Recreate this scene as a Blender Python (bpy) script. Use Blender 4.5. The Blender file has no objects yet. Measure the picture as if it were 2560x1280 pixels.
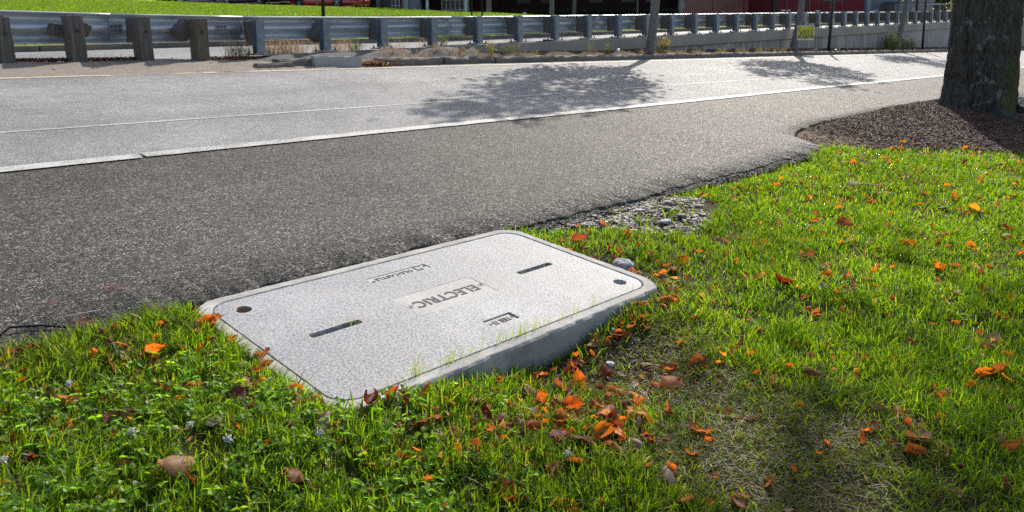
import bpy, bmesh, math, random
import numpy as np
from mathutils import Vector, Matrix, Euler

# ------------------------------------------------------------------ camera, world, sun
scene = bpy.context.scene
COL = scene.collection
R = math.radians
cam_d = bpy.data.cameras.new('camera'); cam = bpy.data.objects.new('camera', cam_d); COL.objects.link(cam)
HC = 1.2059
right, upv, back = Vector((0.69182905, -0.72197007, -0.01147981)), Vector((0.10246819, 0.08242774, 0.99131526)), None
back = right.cross(upv).normalized()
cam.matrix_world = Matrix(((right.x, upv.x, back.x, 0), (right.y, upv.y, back.y, 0), (right.z, upv.z, back.z, HC), (0, 0, 0, 1)))
cam_d.sensor_width = 36; cam_d.lens = 36 * 1940 / 2560; cam_d.shift_y = -320 / 2560
cam_d.clip_start = 0.05; cam_d.clip_end = 1500
cam_d.dof.use_dof = True; cam_d.dof.focus_distance = 3.2; cam_d.dof.aperture_fstop = 7.0
scene.camera = cam
SUN_AZ, SUN_EL = R(24), R(34)           # azimuth from +X towards +Y
world = bpy.data.worlds.new('World'); scene.world = world; world.use_nodes = True
wn = world.node_tree.nodes; bg = wn['Background']
sky = wn.new('ShaderNodeTexSky'); sky.sky_type = 'NISHITA'; sky.sun_disc = False
sky.sun_elevation = SUN_EL; sky.sun_rotation = math.pi / 2 - SUN_AZ
sky.air_density = 1.0; sky.dust_density = 2.0; sky.ozone_density = 1.0
world.node_tree.links.new(sky.outputs[0], bg.inputs[0]); bg.inputs[1].default_value = 0.145
sd = bpy.data.lights.new('sun', 'SUN'); sd.energy = 4.8; sd.angle = R(0.53); sd.color = (1.0, 0.94, 0.85)
sun = bpy.data.objects.new('sun', sd); COL.objects.link(sun)
SDIR = Vector((math.cos(SUN_EL) * math.cos(SUN_AZ), math.cos(SUN_EL) * math.sin(SUN_AZ), math.sin(SUN_EL)))
sun.rotation_euler = SDIR.to_track_quat('Z', 'Y').to_euler()
scene.view_settings.view_transform = 'Standard'; scene.view_settings.look = 'None'
scene.view_settings.exposure = 0.42; scene.view_settings.gamma = 1
scene.view_settings.use_curve_mapping = False
scene.cycles.use_denoising = False; scene.cycles.max_bounces = 8; scene.cycles.sample_clamp_indirect = 4

rnd = random.Random(7); rng = np.random.default_rng(11)
GX, GY = -0.02496, 0.09625
def plane(x, y): return GX * x + GY * y

# ------------------------------------------------------------------ numpy noise
def _h(i, j, k):
    n = (i * 374761393 + j * 668265263 + k * 2147483647 + 1274126177) & 0xFFFFFFFF
    n = ((n ^ (n >> 13)) * 1274126177) & 0xFFFFFFFF
    return ((n ^ (n >> 16)) & 0xFFFF) / 65535.0
def vn(x, y, z=0.0):
    x, y, z = np.broadcast_arrays(np.asarray(x, float), np.asarray(y, float), np.asarray(z, float))
    i, j, k = np.floor(x).astype(np.int64), np.floor(y).astype(np.int64), np.floor(z).astype(np.int64)
    u, v, w = x - i, y - j, z - k
    u, v, w = u*u*(3-2*u), v*v*(3-2*v), w*w*(3-2*w)
    o = 0
    for a in (0, 1):
        for b in (0, 1):
            for c in (0, 1):
                o = o + _h(i+a, j+b, k+c) * (u if a else 1-u) * (v if b else 1-v) * (w if c else 1-w)
    return o * 2 - 1
def fbm(x, y, z=0.0, o=3):
    s, a = 0, 1.0
    for q in range(o):
        s = s + a * vn(np.asarray(x) * 2**q + 17*q, np.asarray(y) * 2**q - 9*q, np.asarray(z) * 2**q); a *= .5
    return s

# ------------------------------------------------------------------ materials
def mat(name):
    m = bpy.data.materials.new(name); m.use_nodes = True
    nt = m.node_tree; return m, nt, nt.nodes['Principled BSDF'], nt.nodes['Material Output']
def nd(nt, t, **kw):
    n = nt.nodes.new('ShaderNode' + t)
    for k, v in kw.items():
        if k in ('op', 'operation'): n.operation = v
        elif k == 'blend': n.blend_type = v
        elif k == 'dt': n.data_type = v
        elif k == 'feature': n.feature = v
        elif k == 'attr': n.attribute_name = v
    return n
def L(nt, a, b): nt.links.new(a, b)
def setin(n, **kw):
    for k, v in kw.items(): n.inputs[k.replace('_', ' ')].default_value = v
def pos(nt): return nd(nt, 'NewGeometry').outputs['Position']
def objco(nt): return nd(nt, 'TexCoord').outputs['Object']
def noise(nt, co, scale, detail=4, rough=.6, stretch=None):
    if stretch:
        mp = nd(nt, 'Mapping'); mp.inputs['Scale'].default_value = stretch; L(nt, co, mp.inputs[0]); co = mp.outputs[0]
    n = nd(nt, 'TexNoise'); setin(n, Scale=scale, Detail=detail, Roughness=rough); L(nt, co, n.inputs['Vector']); return n.outputs[0]
def voro(nt, co, scale, feature='F1', out='Distance', rand=1.0, stretch=None):
    if stretch:
        mp = nd(nt, 'Mapping'); mp.inputs['Scale'].default_value = stretch; L(nt, co, mp.inputs[0]); co = mp.outputs[0]
    n = nd(nt, 'TexVoronoi', feature=feature); setin(n, Scale=scale, Randomness=rand); L(nt, co, n.inputs['Vector'])
    return n.outputs[out]
def ramp(nt, fac, stops, interp='LINEAR'):
    r = nd(nt, 'ValToRGB'); cr = r.color_ramp; cr.interpolation = interp
    while len(cr.elements) < len(stops): cr.elements.new(.5)
    for e, (p, c) in zip(cr.elements, stops):
        e.position = p; e.color = (c, c, c, 1) if isinstance(c, (int, float)) else (*c, 1)
    L(nt, fac, r.inputs[0]); return r.outputs[0]
def mixc(nt, fac, a, b, blend='MIX'):
    m = nd(nt, 'MixRGB', blend=blend)
    for s, v in ((m.inputs[0], fac), (m.inputs[1], a), (m.inputs[2], b)):
        if isinstance(v, (int, float)): s.default_value = v if s.type == 'VALUE' else (v, v, v, 1)
        elif isinstance(v, tuple): s.default_value = (*v, 1)
        else: L(nt, v, s)
    return m.outputs[0]
def bump(nt, h, strength, dist=.01, normal=None):
    b = nd(nt, 'Bump'); setin(b, Strength=strength, Distance=dist); L(nt, h, b.inputs['Height'])
    if normal is not None: L(nt, normal, b.inputs['Normal'])
    return b.outputs[0]
def math_(nt, op, a, b=None):
    m = nd(nt, 'Math', op=op)
    for s, v in ((m.inputs[0], a), (m.inputs[1], b)):
        if v is None: continue
        if isinstance(v, (int, float)): s.default_value = v
        else: L(nt, v, s)
    return m.outputs[0]
def facet(nt, cellcol, amt, base=None):
    """tilt the normal of each stone of a paved surface a little, as the broken faces of real aggregate are"""
    s = nd(nt, 'VectorMath', op='SUBTRACT'); L(nt, cellcol, s.inputs[0]); s.inputs[1].default_value = (.5, .5, .5)
    k = nd(nt, 'VectorMath', op='SCALE'); L(nt, s.outputs[0], k.inputs[0]); k.inputs['Scale'].default_value = amt
    a = nd(nt, 'VectorMath', op='ADD'); L(nt, k.outputs[0], a.inputs[0])
    L(nt, base if base is not None else nd(nt, 'NewGeometry').outputs['Normal'], a.inputs[1])
    n = nd(nt, 'VectorMath', op='NORMALIZE'); L(nt, a.outputs[0], n.inputs[0]); return n.outputs[0]

def m_plain(name, c, rough=.6, metal=0., spec=.5, nscale=None, namt=.25, b=0., coords='pos', stretch=None, bdist=.004):
    m, nt, p, o = mat(name); setin(p, Roughness=rough, Metallic=metal); p.inputs['Specular IOR Level'].default_value = spec
    if nscale:
        co = pos(nt) if coords == 'pos' else objco(nt)
        f = noise(nt, co, nscale, 5, .65, stretch)
        lo = tuple(x * (1 - namt) for x in c); hi = tuple(min(1, x * (1 + namt)) for x in c)
        L(nt, ramp(nt, f, [(.3, lo), (.7, hi)]), p.inputs['Base Color'])
        if b: L(nt, bump(nt, f, b, bdist), p.inputs['Normal'])
    else: setin(p, Base_Color=(*c, 1))
    return m

def m_asphalt(name, dark, mid, light, scale, rough, worn=.5, spots=None, rlow=.4, spec=.27, edgemix=.6):
    m, nt, p, o = mat(name); co = pos(nt)
    wn_ = nd(nt, 'TexNoise'); setin(wn_, Scale=70., Detail=2.); L(nt, co, wn_.inputs['Vector']); wk = nd(nt, 'VectorMath', op='SCALE'); L(nt, wn_.outputs['Color'], wk.inputs[0]); wk.inputs['Scale'].default_value = .011
    wa = nd(nt, 'VectorMath', op='ADD'); L(nt, co, wa.inputs[0]); L(nt, wk.outputs[0], wa.inputs[1]); co0 = co; co = wa.outputs[0]
    cell = voro(nt, co, scale, out='Color'); dist = voro(nt, co, scale); cell2 = voro(nt, co, scale * 2.3, out='Color')
    big = noise(nt, co, .9, 5, .6); med = noise(nt, co, 6, 4, .6)
    sep = nd(nt, 'SeparateColor'); L(nt, cell, sep.inputs[0])
    c = ramp(nt, sep.outputs[0], [(0, dark), (.45, mid), (.80, mid), (.96, light), (1, light)])
    c2 = ramp(nt, cell2, [(.2, dark), (.8, mid)])
    c = mixc(nt, .45, c, c2)
    edge = ramp(nt, dist, [(.28, 0.), (.62, 1.)])
    c = mixc(nt, math_(nt, 'MULTIPLY', edge, edgemix), c, tuple(x * .4 for x in dark))
    var = ramp(nt, big, [(.3, .78), (.7, 1.2)]); c = mixc(nt, 1., c, var, 'MULTIPLY')
    var2 = ramp(nt, med, [(.3, .9), (.7, 1.1)]); c = mixc(nt, 1., c, var2, 'MULTIPLY')
    stv = noise(nt, co, 1., 4, .6, (.07, 1.5, 1)); c = mixc(nt, 1., c, ramp(nt, stv, [(.3, .84), (.7, 1.12)]), 'MULTIPLY')
    blot = noise(nt, co, 2.6, 6, .72); c = mixc(nt, ramp(nt, blot, [(.60, 0.), (.75, .35)]), c, tuple(x * .7 for x in dark))
    if spots:
        geo = co
        for (sx, sy, rad, colr) in spots:
            d = nd(nt, 'VectorMath', op='DISTANCE'); d.inputs[1].default_value = (sx, sy, plane(sx, sy)); L(nt, geo, d.inputs[0])
            f = ramp(nt, math_(nt, 'ADD', math_(nt, 'DIVIDE', d.outputs['Value'], rad), math_(nt, 'MULTIPLY', noise(nt, geo, 30, 3), .9)), [(.55, .8), (1.15, 0.)])
            c = mixc(nt, f, c, colr)
    L(nt, c, p.inputs['Base Color']); p.inputs['Specular IOR Level'].default_value = spec
    rr = ramp(nt, sep.outputs[1], [(0, rough + .12), (.88, rough), (1, rlow)]); L(nt, rr, p.inputs['Roughness'])
    inv = ramp(nt, dist, [(.1, 1.), (.6, 0.)])
    nb = bump(nt, inv, .9, .0035, None); L(nt, facet(nt, cell, worn, nb), p.inputs['Normal'])
    return m

def m_concrete(name, c, scale=30, stain=.3, streak=False, b=.3, coords='obj'):
    m, nt, p, o = mat(name); co = objco(nt) if coords == 'obj' else pos(nt)
    f = noise(nt, co, scale, 6, .7); g = noise(nt, co, scale * .12, 4, .6)
    col = ramp(nt, f, [(.3, tuple(x * .82 for x in c)), (.7, tuple(min(1, x * 1.12) for x in c))])
    col = mixc(nt, 1., col, ramp(nt, g, [(.3, 1 - stain), (.65, 1.05)]), 'MULTIPLY')
    if streak:
        s = noise(nt, co, 1.0, 5, .7, (5.5, 5.5, .35)); s2 = noise(nt, co, 1.0, 4, .7, (1.6, 1.6, .2))
        col = mixc(nt, 1., col, ramp(nt, s, [(.34, .62), (.52, 1.05), (.7, 1.2)]), 'MULTIPLY')
        col = mixc(nt, 1., col, ramp(nt, s2, [(.35, .75), (.6, 1.05)]), 'MULTIPLY')
    pit = voro(nt, co, scale * 1.2); pf = ramp(nt, pit, [(.04, 0.), (.1, 1.)])
    col = mixc(nt, math_(nt, 'SUBTRACT', 1., pf), col, tuple(x * .5 for x in c))
    L(nt, col, p.inputs['Base Color']); setin(p, Roughness=.85)
    L(nt, bump(nt, math_(nt, 'ADD', f, math_(nt, 'MULTIPLY', pf, .6)), b, .004), p.inputs['Normal'])
    return m

def m_leafy(name, attr=None, c=(.1, .2, .02), trans=.45, rough=.4, vein=False, tint=(1.25, 1.2, .6), spec=.4):
    """thin leaf: reflects on the lit side, lets light through to the other"""
    m, nt, p, o = mat(name); setin(p, Roughness=rough); p.inputs['Specular IOR Level'].default_value = spec
    if attr:
        a = nd(nt, 'Attribute', attr=attr); col = a.outputs['Color']
    else:
        rgb = nd(nt, 'RGB'); rgb.outputs[0].default_value = (*c, 1); col = rgb.outputs[0]
        co = objco(nt); f = noise(nt, co, 60, 4, .65)
        col = mixc(nt, 1., col, ramp(nt, f, [(.3, .55), (.6, 1.1), (.75, 1.3)]), 'MULTIPLY')
        if vein:
            inf = nd(nt, 'ObjectInfo')
            hsv = nd(nt, 'HueSaturation'); L(nt, col, hsv.inputs['Color'])
            L(nt, ramp(nt, inf.outputs['Random'], [(0, .485), (1, .515)]), hsv.inputs['Hue']); L(nt, ramp(nt, inf.outputs['Random'], [(0, .75), (.5, 1.), (1, .85)]), hsv.inputs['Value'])
            col = hsv.outputs[0]
            uv = nd(nt, 'TexCoord').outputs['UV']; sp = nd(nt, 'SeparateXYZ'); L(nt, uv, sp.inputs[0])
            ax = math_(nt, 'ABSOLUTE', math_(nt, 'SUBTRACT', sp.outputs[1], .5))
            w = math_(nt, 'SINE', math_(nt, 'MULTIPLY', math_(nt, 'SUBTRACT', sp.outputs[0], math_(nt, 'MULTIPLY', ax, .5)), 58.))
            vf = ramp(nt, w, [(.86, 0.), (1., .45)]); mf = ramp(nt, ax, [(.012, .8), (.035, 0.)])
            col = mixc(nt, math_(nt, 'MAXIMUM', vf, mf), col, tuple(x * .45 for x in c))
            sp2 = noise(nt, uv, 9, 3, .6); col = mixc(nt, ramp(nt, sp2, [(.58, 0.), (.68, .7)]), col, (c[0] * .3, c[1] * .25, c[2] * .3))
    L(nt, col, p.inputs['Base Color'])
    t = nd(nt, 'BsdfTranslucent'); L(nt, mixc(nt, 1., col, tint, 'MULTIPLY'), t.inputs[0])
    mx = nd(nt, 'MixShader'); mx.inputs[0].default_value = trans
    L(nt, p.outputs[0], mx.inputs[1]); L(nt, t.outputs[0], mx.inputs[2]); L(nt, mx.outputs[0], o.inputs['Surface'])
    return m

def m_wood(name, a, b_, axis_scale=(9, 9, .5)):
    m, nt, p, o = mat(name); co = objco(nt)
    g = noise(nt, co, 6, 6, .7, axis_scale); g2 = noise(nt, co, 30, 3, .6, axis_scale); k = noise(nt, co, 2.2, 3, .5)
    col = ramp(nt, g, [(.28, tuple(x * .45 for x in a)), (.5, a), (.72, b_)])
    col = mixc(nt, 1., col, ramp(nt, g2, [(.3, .7), (.7, 1.15)]), 'MULTIPLY'); col = mixc(nt, ramp(nt, k, [(.55, 0.), (.7, .55)]), col, (a[0] * 1.05, a[1] * .8, a[2] * .6))
    L(nt, col, p.inputs['Base Color']); setin(p, Roughness=.8)
    L(nt, bump(nt, math_(nt, 'ADD', g, math_(nt, 'MULTIPLY', g2, .5)), .7, .006), p.inputs['Normal']); return m

def m_brick(name, c1, c2, mortar, bw=.22, bh=.075, u='x'):
    m, nt, p, o = mat(name); co = objco(nt)
    mp = nd(nt, 'Mapping'); mp.inputs['Rotation'].default_value = (R(90), 0, 0); L(nt, co, mp.inputs[0])
    b = nd(nt, 'TexBrick'); L(nt, mp.outputs[0], b.inputs[0]); setin(b, Color1=(*c1, 1), Color2=(*c2, 1), Mortar=(*mortar, 1), Scale=1.)
    b.inputs['Brick Width'].default_value = bw; b.inputs['Row Height'].default_value = bh; b.inputs['Mortar Size'].default_value = .008
    n = noise(nt, co, .8, 4); col = mixc(nt, 1., b.outputs[0], ramp(nt, n, [(.3, .8), (.7, 1.15)]), 'MULTIPLY')
    L(nt, col, p.inputs['Base Color']); setin(p, Roughness=.9); p.inputs['Specular IOR Level'].default_value = .05; L(nt, bump(nt, b.outputs['Fac'], -.4, .01), p.inputs['Normal']); return m

M = {}
M['asphalt_new'] = m_asphalt('shoulder asphalt', (.040, .036, .031), (.150, .135, .116), (.44, .41, .34), 105, .70, .44, edgemix=.75, spec=.19,
    spots=[(.81, 2.78, .10, (.16, .02, .035)), (.98, 3.02, .09, (.10, .035, .04)), (.77, 3.0, .07, (.10, .03, .035))])
M['asphalt_old'] = m_asphalt('lane asphalt', (.235, .23, .223), (.36, .353, .342), (.55, .54, .51), 110, .72, .34)
M['asphalt_far'] = m_asphalt('upper road asphalt', (.22, .215, .205), (.34, .335, .32), (.45, .45, .45), 60, .7, .3)
M['pad'] = m_plain('median patch asphalt', (.14, .132, .125), .9, 0, .1, nscale=45, namt=.5, b=.6, bdist=.006)
M['soil'] = m_plain('soil', (.05, .036, .023), .95, 0, .1, nscale=40, namt=.6, b=.8, bdist=.01)
M['bed'] = m_plain('median soil', (.085, .062, .045), .95, 0, .1, nscale=25, namt=.6, b=.9, bdist=.02)
M['ground'] = m_plain('ground', (.10, .085, .06), .95, nscale=3, namt=.4)
M['sand'] = m_plain('sandy verge', (.25, .215, .18), .95, 0, .1, nscale=90, namt=.45, b=.8, bdist=.006)
M['dirt'] = m_plain('pale dirt', (.15, .105, .075), .95, 0, .1, nscale=50, namt=.5, b=.7, bdist=.01)
M['collar'] = m_concrete('collar concrete', (.41, .395, .365), 45, .42, b=.6)
M['coping'] = m_concrete('coping concrete', (.36, .32, .27), 8, .25, b=.3)
M['wall'] = m_concrete('wall concrete', (.40, .38, .35), 7, .2, True, b=.3)
M['granite'] = m_concrete('granite kerb', (.19, .165, .135), 16, .45, b=.6)
M['granite_lt'] = m_concrete('pale granite kerb', (.42, .40, .36), 16, .25, b=.5)
M['stone'] = m_plain('grey rock', (.30, .30, .31), .8, nscale=40, namt=.55, b=.8, coords='obj', bdist=.01)
M['steel'] = m_plain('galvanised steel', (.22, .245, .275), .5, .5, nscale=9, namt=.28, coords='pos', b=.05)
M['rail'] = m_plain('galvanised rail', (.55, .575, .59), .45, .55, nscale=7, namt=.22, coords='pos', stretch=(.4, 1, 2), b=.05)
M['bolt'] = m_plain('rusty bolt', (.06, .05, .045), .6, .6)
M['wood_grey'] = m_wood('weathered grey wood', (.115, .10, .083), (.21, .19, .165))
M['wood_brown'] = m_wood('weathered brown wood', (.125, .10, .072), (.22, .175, .12))
M['wood_block'] = m_wood('grey offset block', (.12, .105, .09), (.21, .185, .16))
M['black'] = m_plain('black pole paint', (.008, .008, .009), .45)
M['dkgreen'] = m_plain('dark green pole paint', (.01, .04, .025), .5)
M['white'] = m_plain('white paint', (.75, .75, .73), .6, nscale=3, namt=.08)

def m_paint(name, c, wear, under=(.17, .165, .16)):
    m, nt, p, o = mat(name); co = pos(nt)
    w = noise(nt, co, 55, 5, .75); w2 = noise(nt, co, 2.5, 4, .6)
    f = ramp(nt, math_(nt, 'ADD', w, math_(nt, 'MULTIPLY', math_(nt, 'SUBTRACT', w2, .5), .55)), [(wear - .06, 0.), (wear + .06, 1.)])
    col = mixc(nt, f, under, c); col = mixc(nt, 1., col, ramp(nt, w2, [(.3, .82), (.7, 1.05)]), 'MULTIPLY')
    L(nt, col, p.inputs['Base Color']); setin(p, Roughness=.7); L(nt, bump(nt, w, .4, .003), p.inputs['Normal']); return m
M['line'] = m_paint('white road paint', (.48, .47, .435), .43)
M['seam'] = m_paint('thin faded white paint', (.54, .54, .525), .50, (.36, .355, .345))
M['yellow'] = m_paint('faded yellow road paint', (.62, .46, .20), .53, (.38, .37, .35))

def m_lid():
    m, nt, p, o = mat('polymer concrete lid'); co = objco(nt)
    a = noise(nt, co, 150, 5, .75); b = noise(nt, co, 95, 3, .6, (1.0, 1.5, 1)); g = noise(nt, co, 2.2, 4, .6); dirt = noise(nt, co, 6, 5, .7)
    v = math_(nt, 'ADD', math_(nt, 'MULTIPLY', a, .5), math_(nt, 'MULTIPLY', b, .5))
    col = ramp(nt, v, [(.38, (.07, .074, .09)), (.455, (.18, .183, .197)), (.53, (.32, .32, .325)), (.66, (.42, .415, .405))])
    col = mixc(nt, 1., col, ramp(nt, g, [(.3, .86), (.7, 1.06)]), 'MULTIPLY')
    col = mixc(nt, ramp(nt, dirt, [(.52, 0.), (.70, .5)]), col, (.30, .25, .20)); d2 = noise(nt, co, 3.1, 6, .75); col = mixc(nt, ramp(nt, d2, [(.53, 0.), (.66, .38)]), col, (.22, .215, .21)); d3 = noise(nt, co, 1.6, 5, .7); col = mixc(nt, ramp(nt, d3, [(.52, 0.), (.66, .22)]), col, (.62, .63, .64))
    L(nt, col, p.inputs['Base Color']); setin(p, Roughness=.62)
    L(nt, bump(nt, v, .8, .006), p.inputs['Normal']); return m
M['lid'] = m_lid()
M['plate'] = m_concrete('marker plate', (.43, .415, .39), 60, .15, b=.15)
M['letter'] = m_plain('dark raised letter', (.035, .033, .036), .8)  # near-black tone of the raised letters, rivets and emblem
M['dark'] = m_plain('dark void', (.012, .011, .010), .9)
M['brass'] = m_plain('rusty cup rim', (.30, .16, .09), .6, .3)
GRASSM = m_leafy('grass blades', attr='col', trans=.62, rough=.45, tint=(1.62, 1.6, .46), spec=.35)
CLOVERM = m_leafy('clover leaves', attr='col', trans=.64, rough=.45, tint=(2.15, 2.15, .5), spec=.4)
DRYM = m_leafy('dry stalks', attr='col', trans=.35, rough=.6, tint=(1.1, 1., .8), spec=.3)
FOLM = m_leafy('tree foliage', attr='col', trans=.35, rough=.5, tint=(1.3, 1.25, .6), spec=.3)
M['chips'] = None
def m_attr(name, rough=.85, b=.5, sc=80):
    m, nt, p, o = mat(name); a = nd(nt, 'Attribute', attr='col'); co = pos(nt); f = noise(nt, co, sc, 4, .6)
    L(nt, mixc(nt, 1., a.outputs['Color'], ramp(nt, f, [(.3, .65), (.7, 1.25)]), 'MULTIPLY'), p.inputs['Base Color']); setin(p, Roughness=rough)
    L(nt, bump(nt, f, b, .004), p.inputs['Normal']); return m
M['chips'] = m_attr('bark chips', .8); M['gravel'] = m_attr('gravel stones', .75)

# ------------------------------------------------------------------ mesh helpers
class MB:
    def __init__(s): s.v = []; s.f = []; s.sm = []
    def add(s, vs, fs, smooth=False):
        b = len(s.v); s.v += [tuple(v) for v in vs]; s.f += [tuple(i + b for i in f) for f in fs]; s.sm += [smooth] * len(fs); return s
    def box(s, c, d, rot=None, taper=1.0, jit=0):
        hx, hy, hz = d[0] / 2, d[1] / 2, d[2] / 2; vs = []
        for z in (-1, 1):
            t = taper if z > 0 else 1
            for x, y in ((-1, -1), (1, -1), (1, 1), (-1, 1)):
                vs.append(Vector((x * hx * t + rnd.uniform(-jit, jit), y * hy * t + rnd.uniform(-jit, jit), z * hz + rnd.uniform(-jit, jit))))
        if rot is not None: vs = [rot @ v for v in vs]
        c = Vector(c)
        return s.add([v + c for v in vs], [(3, 2, 1, 0), (4, 5, 6, 7), (0, 1, 5, 4), (1, 2, 6, 5), (2, 3, 7, 6), (3, 0, 4, 7)])
    def tube(s, pts, rad, n=10, cap=True, smooth=True):
        pts = [Vector(p) for p in pts]; rad = rad if isinstance(rad, (list, tuple)) else [rad] * len(pts)
        vs = []; ref = None
        for i, p in enumerate(pts):
            t = (pts[min(i + 1, len(pts) - 1)] - pts[max(i - 1, 0)]).normalized()
            if ref is None: ref = t.orthogonal().normalized()
            a = (ref - t * ref.dot(t)).normalized(); b = t.cross(a); ref = a
            for k in range(n):
                q = 2 * math.pi * k / n; vs.append(p + (a * math.cos(q) + b * math.sin(q)) * rad[i])
        fs = [(i * n + k, i * n + (k + 1) % n, (i + 1) * n + (k + 1) % n, (i + 1) * n + k) for i in range(len(pts) - 1) for k in range(n)]
        s.add(vs, fs, smooth)
        if cap:
            b = len(s.v) - len(vs); s.f += [tuple(b + k for k in range(n))[::-1], tuple(b + (len(pts) - 1) * n + k for k in range(n))]; s.sm += [False, False]
        return s
    def prism(s, poly, z0, z1):
        n = len(poly); vs = [(x, y, z0) for x, y in poly] + [(x, y, z1) for x, y in poly]
        return s.add(vs, [tuple(range(n))[::-1], tuple(range(n, 2 * n))] + [(i, (i + 1) % n, n + (i + 1) % n, n + i) for i in range(n)])
    def build(s, name, m, parent=None, bevel=0):
        me = bpy.data.meshes.new(name); me.from_pydata(s.v, [], s.f); me.update()
        me.polygons.foreach_set('use_smooth', s.sm)
        return obj(name, me, m, parent, bevel)
def obj(name, me, m, parent=None, bevel=0):
    o = bpy.data.objects.new(name, me); COL.objects.link(o)
    if m is not None and not me.materials: me.materials.append(m)
    if parent is not None:
        o.parent = parent
        if parent.name in WM and not parent.get('_local'): o.matrix_parent_inverse = WM[parent.name].inverted()
    if bevel:
        b = o.modifiers.new('bevel', 'BEVEL'); b.width = bevel; b.segments = 2; b.limit_method = 'ANGLE'
    return o
WM = {}
def empty(name, loc, mtx=None):
    o = bpy.data.objects.new(name, None); COL.objects.link(o); o.empty_display_size = .1
    o.matrix_world = mtx if mtx is not None else Matrix.Translation(Vector(loc)); WM[o.name] = o.matrix_world.copy(); return o
def tag(o, label=None, cat=None, group=None, kind=None):
    if label: o['label'] = label
    if cat: o['category'] = cat
    if group: o['group'] = group
    if kind: o['kind'] = kind
    return o
def npmesh(name, V, F, col=None, smooth=False):
    V = np.asarray(V, np.float32).reshape(-1, 3); F = np.asarray(F, np.int32)
    k = F.shape[1]; me = bpy.data.meshes.new(name)
    me.vertices.add(len(V)); me.vertices.foreach_set('co', V.ravel())
    me.loops.add(F.size); me.loops.foreach_set('vertex_index', F.ravel())
    me.polygons.add(len(F)); me.polygons.foreach_set('loop_start', np.arange(0, F.size, k, dtype=np.int32))
    me.polygons.foreach_set('use_smooth', np.full(len(F), smooth))
    if col is not None:
        a = me.attributes.new('col', 'FLOAT_COLOR', 'POINT'); c = np.ones((len(V), 4), np.float32); c[:, :3] = col; a.data.foreach_set('color', c.ravel())
    me.update(calc_edges=True); me.validate(); return me
def gridmesh(name, xs, ys, zf, m, kind='structure'):
    X, Y = np.meshgrid(xs, ys); Z = zf(X, Y); V = np.stack([X, Y, Z], -1).reshape(-1, 3); nx, ny = len(xs), len(ys)
    i = (np.arange(ny - 1)[:, None] * nx + np.arange(nx - 1)[None]).ravel()
    o = obj(name, npmesh(name, V, np.stack([i, i + 1, i + 1 + nx, i + nx], -1), smooth=True), m)
    o['kind'] = kind; return o
def sstep(a, b, x): t = np.clip((np.asarray(x, float) - a) / (b - a), 0, 1); return t * t * (3 - 2 * t)

# ------------------------------------------------------------------ the lie of the land
def z_up(x): return .858 + .0085 * np.maximum(np.asarray(x, float) - 8, 0)          # upper road behind the rail
def z_cope(x): return .866 + .0085 * (np.asarray(x, float) - 5)
def crest(x): return np.interp(x, [-60, 0, 6, 10.5, 14, 18.4, 22.6, 28.5, 40, 160], [2.5, 2.35, 2.18, 2.11, 2.02, 1.97, 1.9, 1.69, 1.55, 1.5])
def edge(x): return np.interp(x, [-20, 5.2, 6.6, 6.95, 7.1, 7.25, 7.6, 8.3, 9.8, 11.5, 13, 16, 60], [2.69, 2.69, 2.73, 2.80, 3.0, 3.18, 3.31, 3.42, 3.48, 3.42, 3.28, 2.85, 2.8])
def far_lawn_z(x, y): t = np.clip((y - 13.66) / (26 - 13.66), 0, 1.); return (z_up(x) + .06 + .04 * (1 - sstep(6, 13, x))) * (1 - t) + crest(x) * t + .03 * vn(x * .4, y * .4) + .038 * np.clip(y - 26, 0, 16) * (1 - sstep(24, 36, x))
COVX, COVY = (1.096, 2.758), (1.737, 2.684)
def soil(x, y):
    x = np.asarray(x, float); y = np.asarray(y, float)
    r = -.035 - .085 * np.exp(-(((x - 1.96) / .36) ** 2 + ((y - 1.56) / .30) ** 2)) + .014 * fbm(x * 1.7, y * 1.7)
    r = r - .022 * np.exp(-(((x - 2.93) / .13) ** 2 + ((y - 2.12) / .22) ** 2)) + .022 * np.exp(-(((x - 2.66) / .22) ** 2 + ((y - 1.64) / .16) ** 2))
    r = r + .022 * sstep(1.6, 1.0, x) * sstep(1.2, 1.7, y) + .024 * sstep(1.6, 1.25, x) * sstep(1.45, 1.68, y) * sstep(2.1, 1.75, y)
    r = r - .035 * sstep(2.75, 2.95, x) * sstep(2.5, 2.62, y) * sstep(6.8, 6.0, x) - .02 * sstep(1.1, .9, x) * sstep(2.6, 2.68, y)
    d = np.hypot((x - 11.65) / 1.5, (y - 2.55) / 1.0)
    return plane(x, y) + r + .11 * np.exp(-d * d * 1.1) * sstep(7.0, 8.6, x + (2.8 - y) * -.3) + .02 * sstep(7.3, 8.5, x)
def in_mulch(x, y): return (x - 7.15 > (2.8 - y) * 1.3 + .05 * np.sin(y * 7)) & (x < 15)

def ground_z(x, y):
    z = np.where(y < 9.45, plane(x, np.maximum(y, -6)), z_up(x))
    z = np.where(y > 13.6, far_lawn_z(x, y), z)
    z = np.where(y < 9.45, np.maximum(z, -3.5), z)
    return z - .14 - .25 * ((y > 13.2) & (y < 14.5))
xs = np.concatenate([np.linspace(-120, -8, 15), np.linspace(-6, 44, 51), np.linspace(50, 400, 24)])
ys = np.concatenate([np.linspace(-120, -8, 12), np.array([-6, -3, 0, 3, 6, 8, 9.0, 9.44, 9.46, 10, 12, 13.59, 13.61, 15, 18, 22, 26, 30, 40, 60, 90, 150, 300, 500])])
gridmesh('ground', xs, ys, ground_z, M['ground'])

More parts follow.
